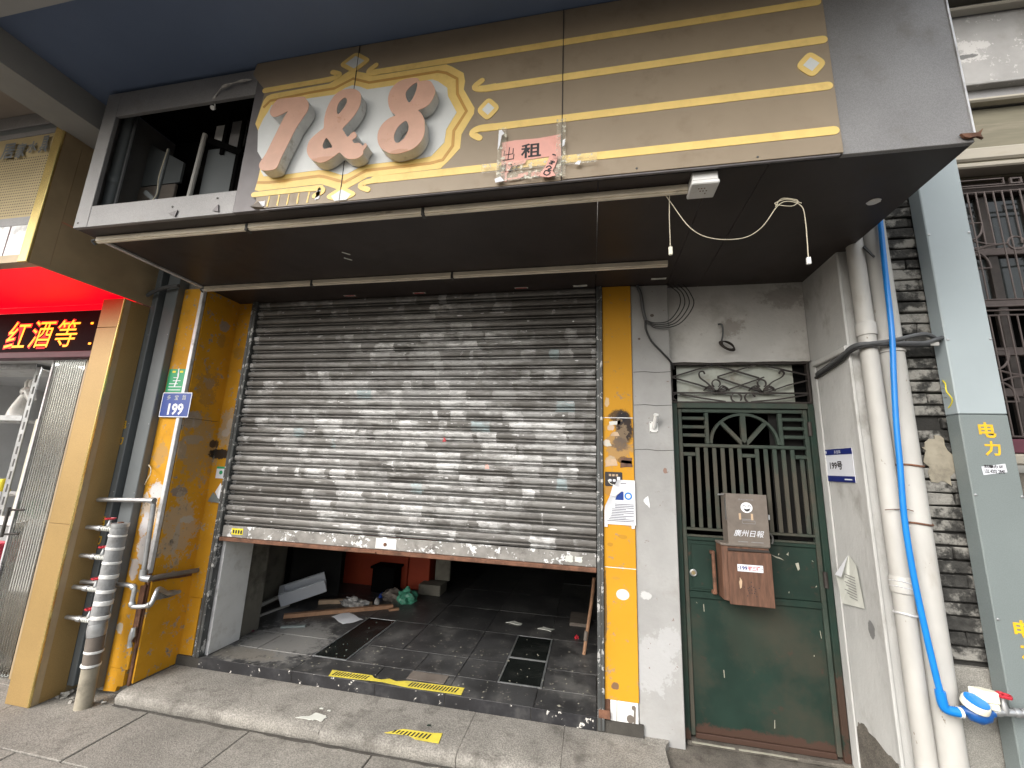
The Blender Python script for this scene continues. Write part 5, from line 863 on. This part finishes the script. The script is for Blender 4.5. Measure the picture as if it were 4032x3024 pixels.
tag(tube('white_cable', [(-3.392, 2.522, 3.0), (-3.39, 2.522, 2.2), (-3.385, 2.52, 1.2)], .0045, 'pvc', None, 6), 'thin white cable between the two grey ducts on the left', 'cable')
tag(tube('grey_conduit', smoothpath([(-3.50, 2.44, 2.90), (-3.42, 2.44, 2.945), (-3.32, 2.44, 2.975), (-3.20, 2.45, 2.99)], 4), .014, 'gcable', None, 8), 'grey conduit slanting across the ducts under the canopy', 'conduit')
wp_ = thing('water_manifold', 'grey lagged water riser with four red-handled valves', 'water pipe', (-3.17, 2.38, PAV))
tube('riser', [(-3.196, 2.385, .58), (-3.192, 2.385, .9), (-3.185, 2.385, 1.195)], .047, 'lag', wp_, 18); lathe('cap', (-3.185, 2.385, 1.195), (0, 0, 1), [(.049, -.012), (.050, 0), (.050, .012), (.03, .014)], 'steel', wp_, 18); lathe('rust_top', (-3.185, 2.385, 1.209), (0, 0, 1), [(.018, 0), (.016, .006)], 'rust', wp_, 10)
tube('lower_pipe', [(-3.172, 2.385, .08), (-3.178, 2.385, .32)], .045, 'lagl', wp_, 18); tube('rusty_joint', [(-3.178, 2.385, .322), (-3.19, 2.385, .50)], .047, 'mail', wp_, 18); tube('reducer', [(-3.19, 2.385, .502), (-3.193, 2.385, .54), (-3.196, 2.385, .578)], [.047, .052, .049], 'steel', wp_, 18)
for z_, hh in ((1.12, .012), (1.035, .016), (.945, .014), (.855, .022), (.765, .018), (.69, .026), (.605, .02), (.405, .012), (.325, .016)):
    xx = -3.189 if z_ > .5 else -3.182; lathe('white_tie', (xx, 2.385, z_), (.06, .05, 1), [(.0475, 0), (.0505, .003), (.0505, hh), (.0475, hh + .003)], 'white', wp_, 18)
for k, z_ in enumerate((1.163, .977, .775, .586)):
    xr = -3.232; br = thing_ = tube('branch', [(xr, 2.385, z_), (xr - .13, 2.385, z_ + .001), (xr - .27, 2.39, z_ - .002)], .0135, 'steel', wp_, 10)
    for q in range(5): lathe('thread_ring', (xr - .012 - q * .017, 2.385, z_), (-1, 0, 0), [(.016, 0), (.0175, .004), (.016, .009)], 'oldpaper', br, 10)
    lathe('valve_stem', (xr - .048, 2.385, z_ + .012), (0, 0, 1), [(.013, 0), (.015, .012), (.009, .03), (.005, .056)], 'steel', br, 10); lathe('coupling', (xr - .105, 2.385, z_), (-1, 0, 0), [(.018, 0), (.02, .01), (.018, .035)], 'steel', br, 10)
    hw_ = tube('valve_wheel', [(xr - .048 + .026 * math.cos(a) * (1 + .12 * math.cos(a * 5)), 2.385 + .026 * math.sin(a) * (1 + .12 * math.cos(a * 5)), z_ + .068) for a in [i * math.pi / 10 for i in range(20)]], .0055, 'red', br, 6, closed=True); hw_.name = 'valve_wheel'
    box('wheel_bar', (xr - .07, xr - .026), (2.381, 2.389), (z_ + .062, z_ + .071), 'red', br, .002)
pa = thing('supply_pipe', 'thin steel pipe bending down the yellow pillar into the wall, upper one', 'water pipe', (-3.1, 2.45, .8), 'thin steel pipes')
tube('pipe', [(-3.49, 2.42, 1.345), (-3.06, 2.44, 1.362), (-3.035, 2.445, 1.356), (-3.022, 2.45, 1.335), (-3.035, 2.48, 1.0), (-3.04, 2.49, .872)], .0155, 'steel', pa, 10); tube('elbow', smoothpath([(-3.04, 2.49, .895), (-3.04, 2.49, .86), (-3.03, 2.49, .842), (-2.99, 2.505, .835)], 4), .023, 'steel', pa, 12); tube('pipe', [(-3.0, 2.50, .836), (-2.985, 2.56, .838), (-2.99, 2.86, .812)], .017, 'mail', pa, 10); lathe('union', (-3.05, 2.441, 1.361), (1, 0, 0), [(.02, 0), (.021, .02), (.02, .04)], 'steel', pa, 12)
pb = thing('supply_pipe', 'thin steel pipe in a U bend low on the yellow pillar', 'water pipe', (-3.1, 2.45, .68), 'thin steel pipes')
tube('pipe', smoothpath([(-3.48, 2.43, .795), (-3.2, 2.45, .80), (-3.08, 2.455, .798), (-3.05, 2.458, .785), (-3.05, 2.46, .70), (-3.045, 2.46, .675), (-3.02, 2.465, .668), (-2.95, 2.48, .675), (-2.925, 2.49, .69), (-2.93, 2.51, .74), (-2.955, 2.55, .765), (-2.985, 2.65, .705), (-2.99, 2.74, .69)], 3), .0145, 'steel', pb, 10)
for p_, ax in (((-3.06, 2.457, .79), (1, 0, -.6)), ((-3.048, 2.46, .685), (.5, 0, -1)), ((-2.935, 2.485, .682), (1, 0, .6))): lathe('elbow_collar', p_, ax, [(.018, -.012), (.020, 0), (.018, .012)], 'steel', pb, 10)
tag(tube('drip_tap', [(-3.055, 2.51, .52), (-3.05, 2.505, .47), (-3.06, 2.505, .44), (-3.05, 2.505, .40)], [.014, .02, .012, .016], 'steel', None, 8), 'grubby metal tap stub below the U-bend pipe', 'tap')
tag(tube('loose_wire', smoothpath([(-3.225, 2.52, 1.60), (-3.16, 2.49, 1.58), (-3.14, 2.48, 1.54), (-3.17, 2.49, 1.50), (-3.22, 2.52, 1.46)], 5), .0035, 'wire', None, 6), 'yellow-brown loose wire sticking out beside the left duct', 'wire')
tag(tube('earth_wire', smoothpath([(-3.55, 2.476, 2.05), (-3.57, 2.455, 2.03), (-3.565, 2.45, 1.99), (-3.545, 2.476, 1.965)], 5), .003, 'yelsticker', None, 6), 'small yellow wire on the edge of the duct by the gold column', 'wire')
for i in range(11):
    cx, cy, s_ = random.uniform(-3.50, -3.06), random.uniform(2.40, 2.50), random.uniform(.012, .035)
    v = [(cx + random.uniform(-1, 1) * s_, cy + random.uniform(-1, 1) * s_ * .7, PAV + random.uniform(0, 1) * s_ * 1.1) for _ in range(10)]
    me = bpy.data.meshes.new('rubble_stone'); bm = bmesh.new(); [bm.verts.new(Vector(q) - Vector((cx, cy, PAV))) for q in v]; bmesh.ops.convex_hull(bm, input=bm.verts); bm.to_mesh(me); bm.free(); me.materials.append(MT['block'])
    o = bpy.data.objects.new('rubble_stone', me); C.objects.link(o); o.location = (cx, cy, PAV - .003); tag(o, 'small lump of rubble at the foot of the left ducts', 'stone', 'rubble by the ducts')
# ------------------------------------------------------------------ left neighbour: gold column, sign box, LED board, glass door
gc = thing('gold_column', 'square gold-brown clad column at the left edge', 'column', (-3.57, 2.37, PAV))
box('front_cladding', (-3.668, -3.476), (2.290, 2.300), (PAV + .001, 1.19), 'gold', gc, .002); box('front_cladding', (-3.668, -3.476), (2.290, 2.300), (1.192, 2.60), 'gold', gc, .002); box('front_cladding', (-3.668, -3.476), (2.290, 2.300), (2.602, 2.828), 'gold', gc, .002)
box('corner_bead', (-3.476, -3.468), (2.288, 2.302), (PAV + .001, 2.828), 'golde', gc, .002); box('side_cladding', (-3.475, -3.470), (2.303, 2.34), (PAV + .001, 2.828), 'bronze', gc); box('side_cladding', (-3.478, -3.472), (2.341, 2.478), (PAV + .001, 2.828), 'gold', gc); box('core', (-3.668, -3.480), (2.301, 2.60), (PAV, 2.828), 'bronze', gc)
nb = thing('gold_sign_box', 'bronze sign box with perforated gold front, left of the sign', 'sign', (-4.2, 2.1, 2.835))
box('side_panel', (-3.476, -3.470), (1.745, 1.84), (2.836, 3.974), 'bronze', nb); box('side_panel', (-3.478, -3.472), (1.842, 2.56), (3.18, 3.974), 'bronze', nb); box('side_panel', (-3.477, -3.4715), (1.842, 2.56), (2.836, 3.177), 'bronze', nb)
box('front_trim', (-3.545, -3.471), (1.728, 1.744), (2.836, 3.84), 'golde', nb, .003); box('front_trim', (-3.545, -3.471), (1.729, 1.744), (3.842, 3.974), 'fascia', nb, .003)
pf = box('perforated_front', (-5.6, -3.547), (1.734, 1.744), (3.16, 3.785), 'perf', nb)
box('pale_strip', (-5.6, -3.547), (1.732, 1.744), (3.10, 3.158), 'fascia', nb); box('lower_front', (-3.69, -3.547), (1.733, 1.744), (2.89, 3.098), 'trim', nb); box('lower_front', (-5.6, -3.702), (1.733, 1.744), (2.89, 3.098), 'trim', nb); box('bottom_trim', (-5.6, -3.547), (1.730, 1.744), (2.836, 2.888), 'bronze', nb)
box('top_trim', (-5.6, -3.547), (1.730, 1.744), (3.787, 3.826), 'fascia', nb, .003); box('top_groove', (-5.6, -3.547), (1.737, 1.744), (3.828, 3.868), 'ductl', nb); box('top_trim', (-5.6, -3.547), (1.729, 1.744), (3.870, 3.974), 'fascia', nb, .003)
for ch, xa, xb, za, zb in (('居', -3.975, -3.86, 3.615, 3.74), ('家', -3.845, -3.755, 3.61, 3.73), ('水', -3.75, -3.655, 3.64, 3.73), ('具', -3.635, -3.56, 3.625, 3.76)): text('lettering', ch, (xa, xb), (za, zb), 1.722, 'ductl', nb, bold=.03)
# dots punched in the gold sheet, far too many to pick apart
dv, df = [], []
for i in range(26):
    for j in range(22):
        x = -3.56 - i * .0205; z_ = 3.18 + j * .0205; b = len(dv)
        dv += [(x + .0052 * math.cos(R(a)), 1.7332, z_ + .0052 * math.sin(R(a))) for a in range(0, 360, 60)]; df.append(tuple(range(b, b + 6)))
tag(link('punched_holes', dv, df, 'iron', nb), kind='stuff')
box('soffit_rim', (-5.6, -3.48), (1.745, 1.80), (2.837, 2.845), 'bronze', nb); box('red_soffit', (-5.6, -3.48), (1.802, 2.41), (2.850, 2.856), 'redp', nb)
ld = thing('led_board', 'LED board showing amber characters 红酒等 under the red soffit', 'LED sign', (-4.4, 2.44, 2.45))
box('case', (-5.6, -3.672), (2.42, 2.50), (2.462, 2.80), 'ledb', ld); [(tag(text('led_glow', ch_, (-4.815 + i_ * .262, -4.567 + i_ * .262), (2.485, 2.735), 2.4165, 'ledr', ld, bold=.035, skew=.03), kind='stuff'), text('led_character', ch_, (-4.803 + i_ * .262, -4.579 + i_ * .262), (2.496, 2.724), 2.4145, 'led', ld, skew=.03)) for i_, ch_ in enumerate('红酒等')]
for x, z_ in ((-3.93, 2.69), (-3.905, 2.52)): prism('led_dot', rect(x - .012, x + .012, z_ - .008, z_ + .008), 2.415, 2.418, 'led', ld)
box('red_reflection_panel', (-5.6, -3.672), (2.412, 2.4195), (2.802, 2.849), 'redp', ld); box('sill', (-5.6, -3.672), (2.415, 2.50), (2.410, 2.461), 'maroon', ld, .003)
ns = thing('neighbour_room', None, None, (-5, 3.5, PAV), kind='structure')
box('room_wall', (-7.5, -3.67), (4.6, 4.7), (.05, 2.9), 'shopw', ns); box('room_wall', (-7.6, -7.5), (2.5, 4.7), (.05, 2.9), 'shopw', ns); box('room_wall', (-3.665, -3.6), (2.61, 4.6), (.05, 2.9), 'shopw', ns); box('room_ceiling', (-7.6, -3.6), (2.51, 4.7), (2.47, 2.9), 'shopw', ns); box('room_floor', (-7.6, -3.67), (2.62, 4.7), (.0, .10), 'pave', ns)
cl_ = thing('ceiling_lamp', 'round white lit ceiling lamp inside the left shop', 'lamp', (-4.72, 2.95, 2.44)); lathe('rim', (-4.72, 2.95, 2.468), (0, 0, -1), [(.075, 0), (.075, .012)], 'white', cl_, 18); lathe('diffuser', (-4.72, 2.95, 2.4555), (0, 0, -1), [(.06, 0), (.055, .006)], 'lamp', cl_, 18)
gdr = thing('fluted_glass_door', 'fluted glass shop door with steel handle beside the gold column', 'door', (-4.15, 2.5, PAV))
for i in range(13):
    x = -4.335 + i * .0245; tube('glass_flute', [(x, 2.50, .11), (x, 2.50, 2.405)], .0122, 'flute', gdr, 8)
box('door_stile', (-4.365, -4.348), (2.488, 2.512), (.10, 2.408), 'trim', gdr, .002); box('door_stile', (-4.005, -3.985), (2.488, 2.512), (.10, 2.408), 'bronze', gdr, .002); tube('handle', [(-4.33, 2.44, 1.03), (-4.33, 2.44, 1.245)], .011, 'dsteel', gdr, 8)
for z_ in (1.05, 1.225): tube('handle_stand', [(-4.33, 2.44, z_), (-4.25, 2.485, z_)], .008, 'dsteel', gdr, 6)
sh = thing('display_shelf', 'slotted steel display shelving inside the left shop', 'shelf', (-5.0, 2.9, .1))
for x, y in ((-5.13, 2.82), (-5.12, 3.12)):
    box('upright', (x, x + .012), (y, y + .04), (.1, 2.44), 'steel', sh); u = box('upright', (x + .013, x + .06), (y, y + .006), (.1, 2.44), 'steel', sh)
    for k in range(20): box('slot', (x + .026, x + .046), (y - .001, y), (.2 + k * .11, .27 + k * .11), 'dsteel', sh)
for z_ in (2.42, 1.93, 1.25, .8): box('shelf_rail', (-6.3, -5.14), (2.82, 2.826), (z_, z_ + .05), 'steel', sh, .002); box('shelf_board', (-6.3, -5.14), (2.827, 3.16), (z_, z_ + .012), 'white', sh)
tag(box('cream_board', (-5.04, -4.90), (2.86, 2.90), (.1, 1.95), 'cream', None, .004), 'upright cream board beside the steel shelving', 'board'); tag(box('grey_board', (-5.05, -4.86), (2.91, 2.93), (1.2, 2.42), 'fascia', None, .004), 'upright grey board behind the cream one in the left shop', 'board')
fg = thing('porcelain_figurine', 'white porcelain animal head figurine on the upper shelf', 'figurine', (-5.42, 2.95, 1.942))
tube('neck', smoothpath([(-5.45, 2.95, 1.942), (-5.46, 2.95, 2.02), (-5.42, 2.95, 2.12), (-5.38, 2.95, 2.20)], 4), [.075 - .0028 * i for i in range(13)], 'porcelain', fg, 12); tube('head', smoothpath([(-5.42, 2.95, 2.22), (-5.36, 2.94, 2.22), (-5.30, 2.93, 2.17), (-5.27, 2.93, 2.13)], 4), [.04, .045, .048, .05, .05, .046, .044, .04, .036, .034, .032, .03, .025], 'porcelain', fg, 12)
for x in (-5.42, -5.37): tube('ear', [(x, 2.95, 2.25), (x - .01, 2.95, 2.31), (x - .005, 2.95, 2.35)], [.016, .02, .008], 'porcelain', fg, 8)
lathe('eye', (-5.34, 2.898, 2.20), (0, -1, 0), [(.014, 0), (.010, .006)], 'ink', fg, 10)
for nm, lab, x, z_, m_ in (('duck_ornament', 'small yellow ornament on the middle shelf of the left shop', -5.30, 1.262, 'yelsticker'), ('red_packet', 'pink-red packet on a lower shelf of the left shop', -5.28, .812, 'red')):
    o_ = lathe(nm, (x, 2.90, z_), (0, 0, 1), [(.05, 0), (.06, .04), (.035, .085), (.038, .11), (.02, .14)] if m_ != 'red' else [(.08, 0), (.08, .12), (.06, .14)], m_); tag(o_, lab, 'ornament' if m_ != 'red' else 'packet')
tag(box('green_box', (-4.62, -4.52), (2.70, 2.76), (1.12, 1.26), 'greens', None, .004), 'small green box on the counter behind the glass door', 'box'); ct = thing('counter', 'pale counter behind the glass of the left shop', 'counter', (-4.9, 2.8, .1)); box('top', (-5.1, -4.45), (2.66, 2.82), (1.06, 1.10), 'white', ct, .004); box('front', (-5.09, -4.46), (2.68, 2.81), (.1, 1.058), 'steel', ct)
pk = thing('gift_stand', 'low white stand holding a pink-red gift box behind the shop glass', 'stand', (-4.62, 2.6, .1)); box('plinth', (-4.76, -4.46), (2.54, 2.65), (.10, .80), 'shopw', pk, .004); tag(box('gift_box', (-4.70, -4.54), (2.55, 2.64), (.801, .95), 'giftp', None, .006), 'pink-red gift box low behind the glass at the left edge', 'box')
# ------------------------------------------------------------------ litter inside the shop and on the step
def tagp(o, l, c, g=None): return tag(o, l, c, g)
fo = thing('foam_block', 'white polystyrene packing tray leaning on the shop floor', 'packing', (-2.88, 4.0, FL))
Mx = Matrix.Translation((-3.0, 3.86, FL + .01)) @ Matrix.Rotation(R(33), 4, 'Z') @ Matrix.Rotation(R(-16), 4, 'Y') @ Matrix.Rotation(R(18), 4, 'X')
def obox(name, x, y, z, m_, parent, M_, bev=.004):
    v = [M_ @ Vector(p) for p in ((x[0], y[0], z[0]), (x[1], y[0], z[0]), (x[1], y[1], z[0]), (x[0], y[1], z[0]), (x[0], y[0], z[1]), (x[1], y[0], z[1]), (x[1], y[1], z[1]), (x[0], y[1], z[1]))]
    return link(name, [tuple(q) for q in v], [(0, 3, 2, 1), (4, 5, 6, 7), (0, 1, 5, 4), (1, 2, 6, 5), (2, 3, 7, 6), (3, 0, 4, 7)], m_, parent, bev=bev)
obox('rim', (0, .42), (0, .03), (0, .13), 'signwhite', fo, Mx); obox('rim', (0, .05), (.031, .14), (0, .13), 'signwhite', fo, Mx); obox('base', (.05, .42), (.031, .14), (0, .035), 'signwhite', fo, Mx); obox('rim', (0, .42), (.141, .17), (0, .13), 'signwhite', fo, Mx)
def plank(label, a, b, wd, th, m_, z0=FL, lift=0.0):
    a, b = Vector((*a, z0)), Vector((*b, z0 + lift)); L_ = (b - a).length; ang = math.atan2(b.y - a.y, b.x - a.x); M_ = Matrix.Translation(a) @ Matrix.Rotation(ang, 4, 'Z') @ Matrix.Rotation(-math.asin(lift / L_), 4, 'Y')
    return tag(obox('timber_plank', (0, L_), (-wd / 2, wd / 2), (.001, th), m_, None, M_, .002), label, 'plank')
plank('long reddish-brown timber lying across the shop floor', (-2.80, 3.66), (-1.98, 4.20), .05, .035, 'plank'); plank('pale timber batten lying behind the reddish one', (-2.74, 4.08), (-2.40, 4.24), .04, .04, 'plank2'); plank('short pale offcut at the right end of the pile', (-2.40, 4.17), (-2.22, 4.22), .04, .03, 'plank2'); plank('white strip lying near the left shop wall, upper', (-3.12, 3.62), (-3.04, 4.10), .025, .03, 'pvc', FL + .04, .06); plank('white strip lying near the left shop wall, lower', (-3.05, 3.47), (-2.98, 3.95), .025, .02, 'pvc'); plank('small wood offcut at the far end of the brown timber', (-1.98, 4.11), (-1.90, 4.17), .04, .02, 'plank'); plank('white plastic strip lying on the grey dusty floor', (-2.66, 3.46), (-2.48, 3.54), .03, .015, 'duct')
v, f = [], []
for i in range(7):
    for j in range(7):
        u, t_ = i / 6, j / 6; p = Vector((-2.409, 3.803)).lerp(Vector((-2.312, 3.947)), t_).lerp(Vector((-2.192, 3.659)).lerp(Vector((-2.077, 3.81)), t_), u)
        v.append((p.x, p.y, FL + .004 + .010 * abs(math.sin(u * 5 + t_ * 3)) * random.uniform(.6, 1.2)))
for i in range(6):
    for j in range(6): a = i * 7 + j; f.append((a, a + 1, a + 8, a + 7))
tag(link('paper_sheet', v, f, 'paper', None, smooth=True), 'crumpled white sheet lying on the black shop floor', 'paper')
def lump(name, label, cat, c, r, m_, n=3, amp=.25):
    bm = bmesh.new(); bmesh.ops.create_icosphere(bm, subdivisions=n, radius=1)
    for q in bm.verts:
        k = 1 + amp * (math.sin(q.co.x * 5 + c[0] * 9) * math.cos(q.co.y * 6 + c[1] * 7) + .5 * math.sin(q.co.z * 9 + q.co.x * 7)) + random.uniform(-.05, .05)
        q.co = Vector((q.co.x * r[0] * k, q.co.y * r[1] * k, max(-.15, q.co.z) * r[2] * k))
    me = bpy.data.meshes.new(name); bm.to_mesh(me); bm.free(); me.materials.append(MT[m_]); o = bpy.data.objects.new(name, me); C.objects.link(o); o.location = (c[0], c[1], c[2] + r[2] * .15); return tag(o, label, cat)
lump('plastic_bag', 'crumpled green plastic bag on the floor before the orange counter', 'bag', (-1.93, 4.42, FL), (.10, .09, .11), 'bag'); lump('plastic_bag', 'dusty brown rubbish bag left of the green one', 'bag', (-2.10, 4.45, FL), (.12, .10, .09), 'mail'); lump('plastic_wrap', 'crumpled clear wrap on the timber pile', 'wrapping', (-2.36, 4.10, FL + .02), (.12, .06, .06), 'wrap', 3, .4); lump('plastic_cup', 'small clear cup on the timber pile', 'cup', (-2.16, 4.20, FL + .02), (.03, .03, .055), 'wrap', 2, .1); lump('blue_scrap', 'small blue scrap beside the rubbish bag', 'rubbish', (-2.25, 4.46, FL), (.03, .03, .045), 'bluep', 2)
lump('dry_leaves', 'dark crumpled rubbish at the foot of the white inner panel', 'rubbish', (-2.90, 3.36, FL), (.07, .06, .03), 'maroon', 2, .5)
oc = thing('orange_counter', 'orange counter in the dark back of the shop', 'counter', (-2.4, 4.9, FL)); box('front', (-2.95, -2.13), (4.82, 4.86), (FL, 1.25), 'orange', oc, .004); box('side', (-2.12, -1.86), (4.83, 5.3), (FL, 1.25), 'orange', oc, .004); box('top', (-2.97, -1.85), (4.80, 5.32), (1.252, 1.28), 'droom', oc, .004)
oc2 = thing('black_crate', 'black crate in the dark before the orange counter', 'crate', (-2.35, 4.7, FL)); box('body', (-2.46, -2.19), (4.60, 4.80), (FL, .48), 'black', oc2, .01); box('lid', (-2.48, -2.17), (4.58, 4.81), (.481, .51), 'black', oc2, .008)
lp = thing('leaning_panels', 'dark framed panel leaning against the left shop wall', 'panel', (-3.1, 4.2, FL)); obox('frame', (0, .05), (-.02, .02), (0, 1.3), 'black', lp, Matrix.Translation((-3.15, 4.05, FL)) @ Matrix.Rotation(R(40), 4, 'Z') @ Matrix.Rotation(R(-8), 4, 'X')); obox('sheet', (.052, .55), (-.012, .012), (0, 1.3), 'droom', lp, Matrix.Translation((-3.15, 4.05, FL)) @ Matrix.Rotation(R(40), 4, 'Z') @ Matrix.Rotation(R(-8), 4, 'X'))
tag(box('cream_post', (-3.195, -3.13), (3.72, 3.76), (FL, 2.0), 'croom', None, .003), 'cream timber post against the left inside wall of the shop', 'post')
wb = thing('white_rack', 'pale plastic rack standing right of the orange counter', 'rack', (-1.75, 4.85, FL)); box('post', (-1.80, -1.62), (4.86, 4.90), (FL + .12, 1.2), 'croom', wb, .004); box('foot', (-1.92, -1.66), (4.68, 4.90), (FL, FL + .11), 'croom', wb, .006)
st = thing('broom_handle', 'wooden stick leaning in the right corner of the shop', 'stick', (-.06, 3.7, FL)); tube('stick', [(-.062, 3.68, FL), (.0, 3.72, .62), (.02, 3.73, .80)], .014, 'plank', st, 8); tube('binding', [(-.05, 3.688, FL + .10), (-.042, 3.692, FL + .17)], .0165, 'mail', st, 8)
tag(prism('grey_mat', rect(-.205, -.02, 4.25, 4.55), FL + .001, FL + .03, 'mail', None, 'XY'), 'grey cardboard sheet on the floor in the far right corner', 'cardboard')
for i, (x, y) in enumerate(((-.72, 4.15), (-.42, 4.09))): tag(prism('paper_scrap', jag([(x - .07, y), (x + .05, y - .03), (x + .08, y + .02), (x - .02, y + .05)], .012), FL + .001, FL + .006, 'oldpaper', None, 'XY'), ('torn pale paper behind the right-hand floor glass, farther one', 'flat pale paper touching the back edge of the right floor glass')[i], 'paper')
lump('pink_scrap', 'small pink scrap beside the leaning stick', 'rubbish', (-.13, 3.98, FL), (.02, .02, .025), 'red', 2)
tag(prism('metal_plate', rect(-1.25, -.98, 2.955, 3.065), FL + .0025, FL + .006, 'mail', None, 'XY', bev=.001), 'worn grey plate set on the shop floor above the yellow tape', 'plate')
def hazard(label, outline, z, segs):
    t = thing('hazard_tape', label, 'tape', (sum(p[0] for p in outline) / len(outline), sum(p[1] for p in outline) / len(outline), z))
    prism('tape', outline, z, z + .0012, 'haz', t, 'XY')
    for x0, x1, ya, yb in segs:
        n = int((x1 - x0) / .021)
        for i in range(n):
            x = x0 + (x1 - x0) * i / n; k = i / n; y0_, y1_ = ya[0] + (ya[1] - ya[0]) * k, yb[0] + (yb[1] - yb[0]) * k
            prism('black_stripe', [(x, y0_), (x + .010, y0_), (x + .020, y1_), (x + .010, y1_)], z + .0013, z + .002, 'ink', t, 'XY')
    return t
hazard('long torn yellow and black tape on the shop sill', [(-1.797, 2.927), (-1.493, 2.933), (-1.46, 2.905), (-1.405, 2.897), (-1.36, 2.925), (-1.30, 2.905), (-1.232, 2.93), (-.831, 2.946), (-.826, 2.86), (-1.19, 2.852), (-1.386, 2.872), (-1.771, 2.848)], FL + .003, [(-1.76, -1.50, (2.864, 2.872), (2.915, 2.92)), (-1.20, -.86, (2.868, 2.876), (2.918, 2.93))])
hazard('short yellow and black tape at the edge of the concrete step', [(-1.17, 2.510), (-1.12, 2.545), (-1.078, 2.57), (-.907, 2.578), (-.848, 2.59), (-.838, 2.502), (-.973, 2.501), (-1.03, 2.525)], SLAB + .0035, [(-1.13, -.90, (2.522, 2.518), (2.548, 2.566))])
tag(prism('paint_flake', jag([(-1.746, 2.512), (-1.68, 2.545), (-1.66, 2.578), (-1.60, 2.57), (-1.572, 2.56), (-1.585, 2.512), (-1.62, 2.52), (-1.65, 2.505)], .006, 3), SLAB + .002, SLAB + .0045, 'oldpaper', None, 'XY'), 'flat white flake of paint on the concrete step', 'flake')
for i, (x, y, l_) in enumerate(((-1.66, 2.63, 'tiny white scrap above the paint flake on the step'), (-1.60, 2.62, 'tiny white speck right of the scrap above the flake'), (-.95, 2.64, 'small dark leaf bit on the concrete step'))): tag(prism('litter_scrap', jag([(x - .012, y - .006), (x + .012, y - .004), (x + .008, y + .008), (x - .01, y + .006)], .002, 2), SLAB + .002, SLAB + .004, 'oldpaper' if i < 2 else 'gdoor', None, 'XY'), l_, 'litter')
# ------------------------------------------------------------------ dust specks and crumbs on the shop floor (uncountable)
sv, sf = [], []
for i in range(260):
    x, y = random.uniform(-2.8, .02), 2.86 + abs(random.gauss(0, .55)); s_ = random.uniform(.002, .008) * (1.8 if random.random() < .08 else 1); b = len(sv)
    sv += [(x + s_ * math.cos(R(a)) * random.uniform(.5, 1.3), y + s_ * math.sin(R(a)) * random.uniform(.5, 1.3), FL + .0035 + random.uniform(0, .002)) for a in range(0, 360, 60)]; sf.append(tuple(range(b, b + 6)))
tag(link('floor_crumbs', sv, sf, 'glint'), 'pale crumbs and specks scattered over the black shop floor', 'crumbs', kind='stuff')
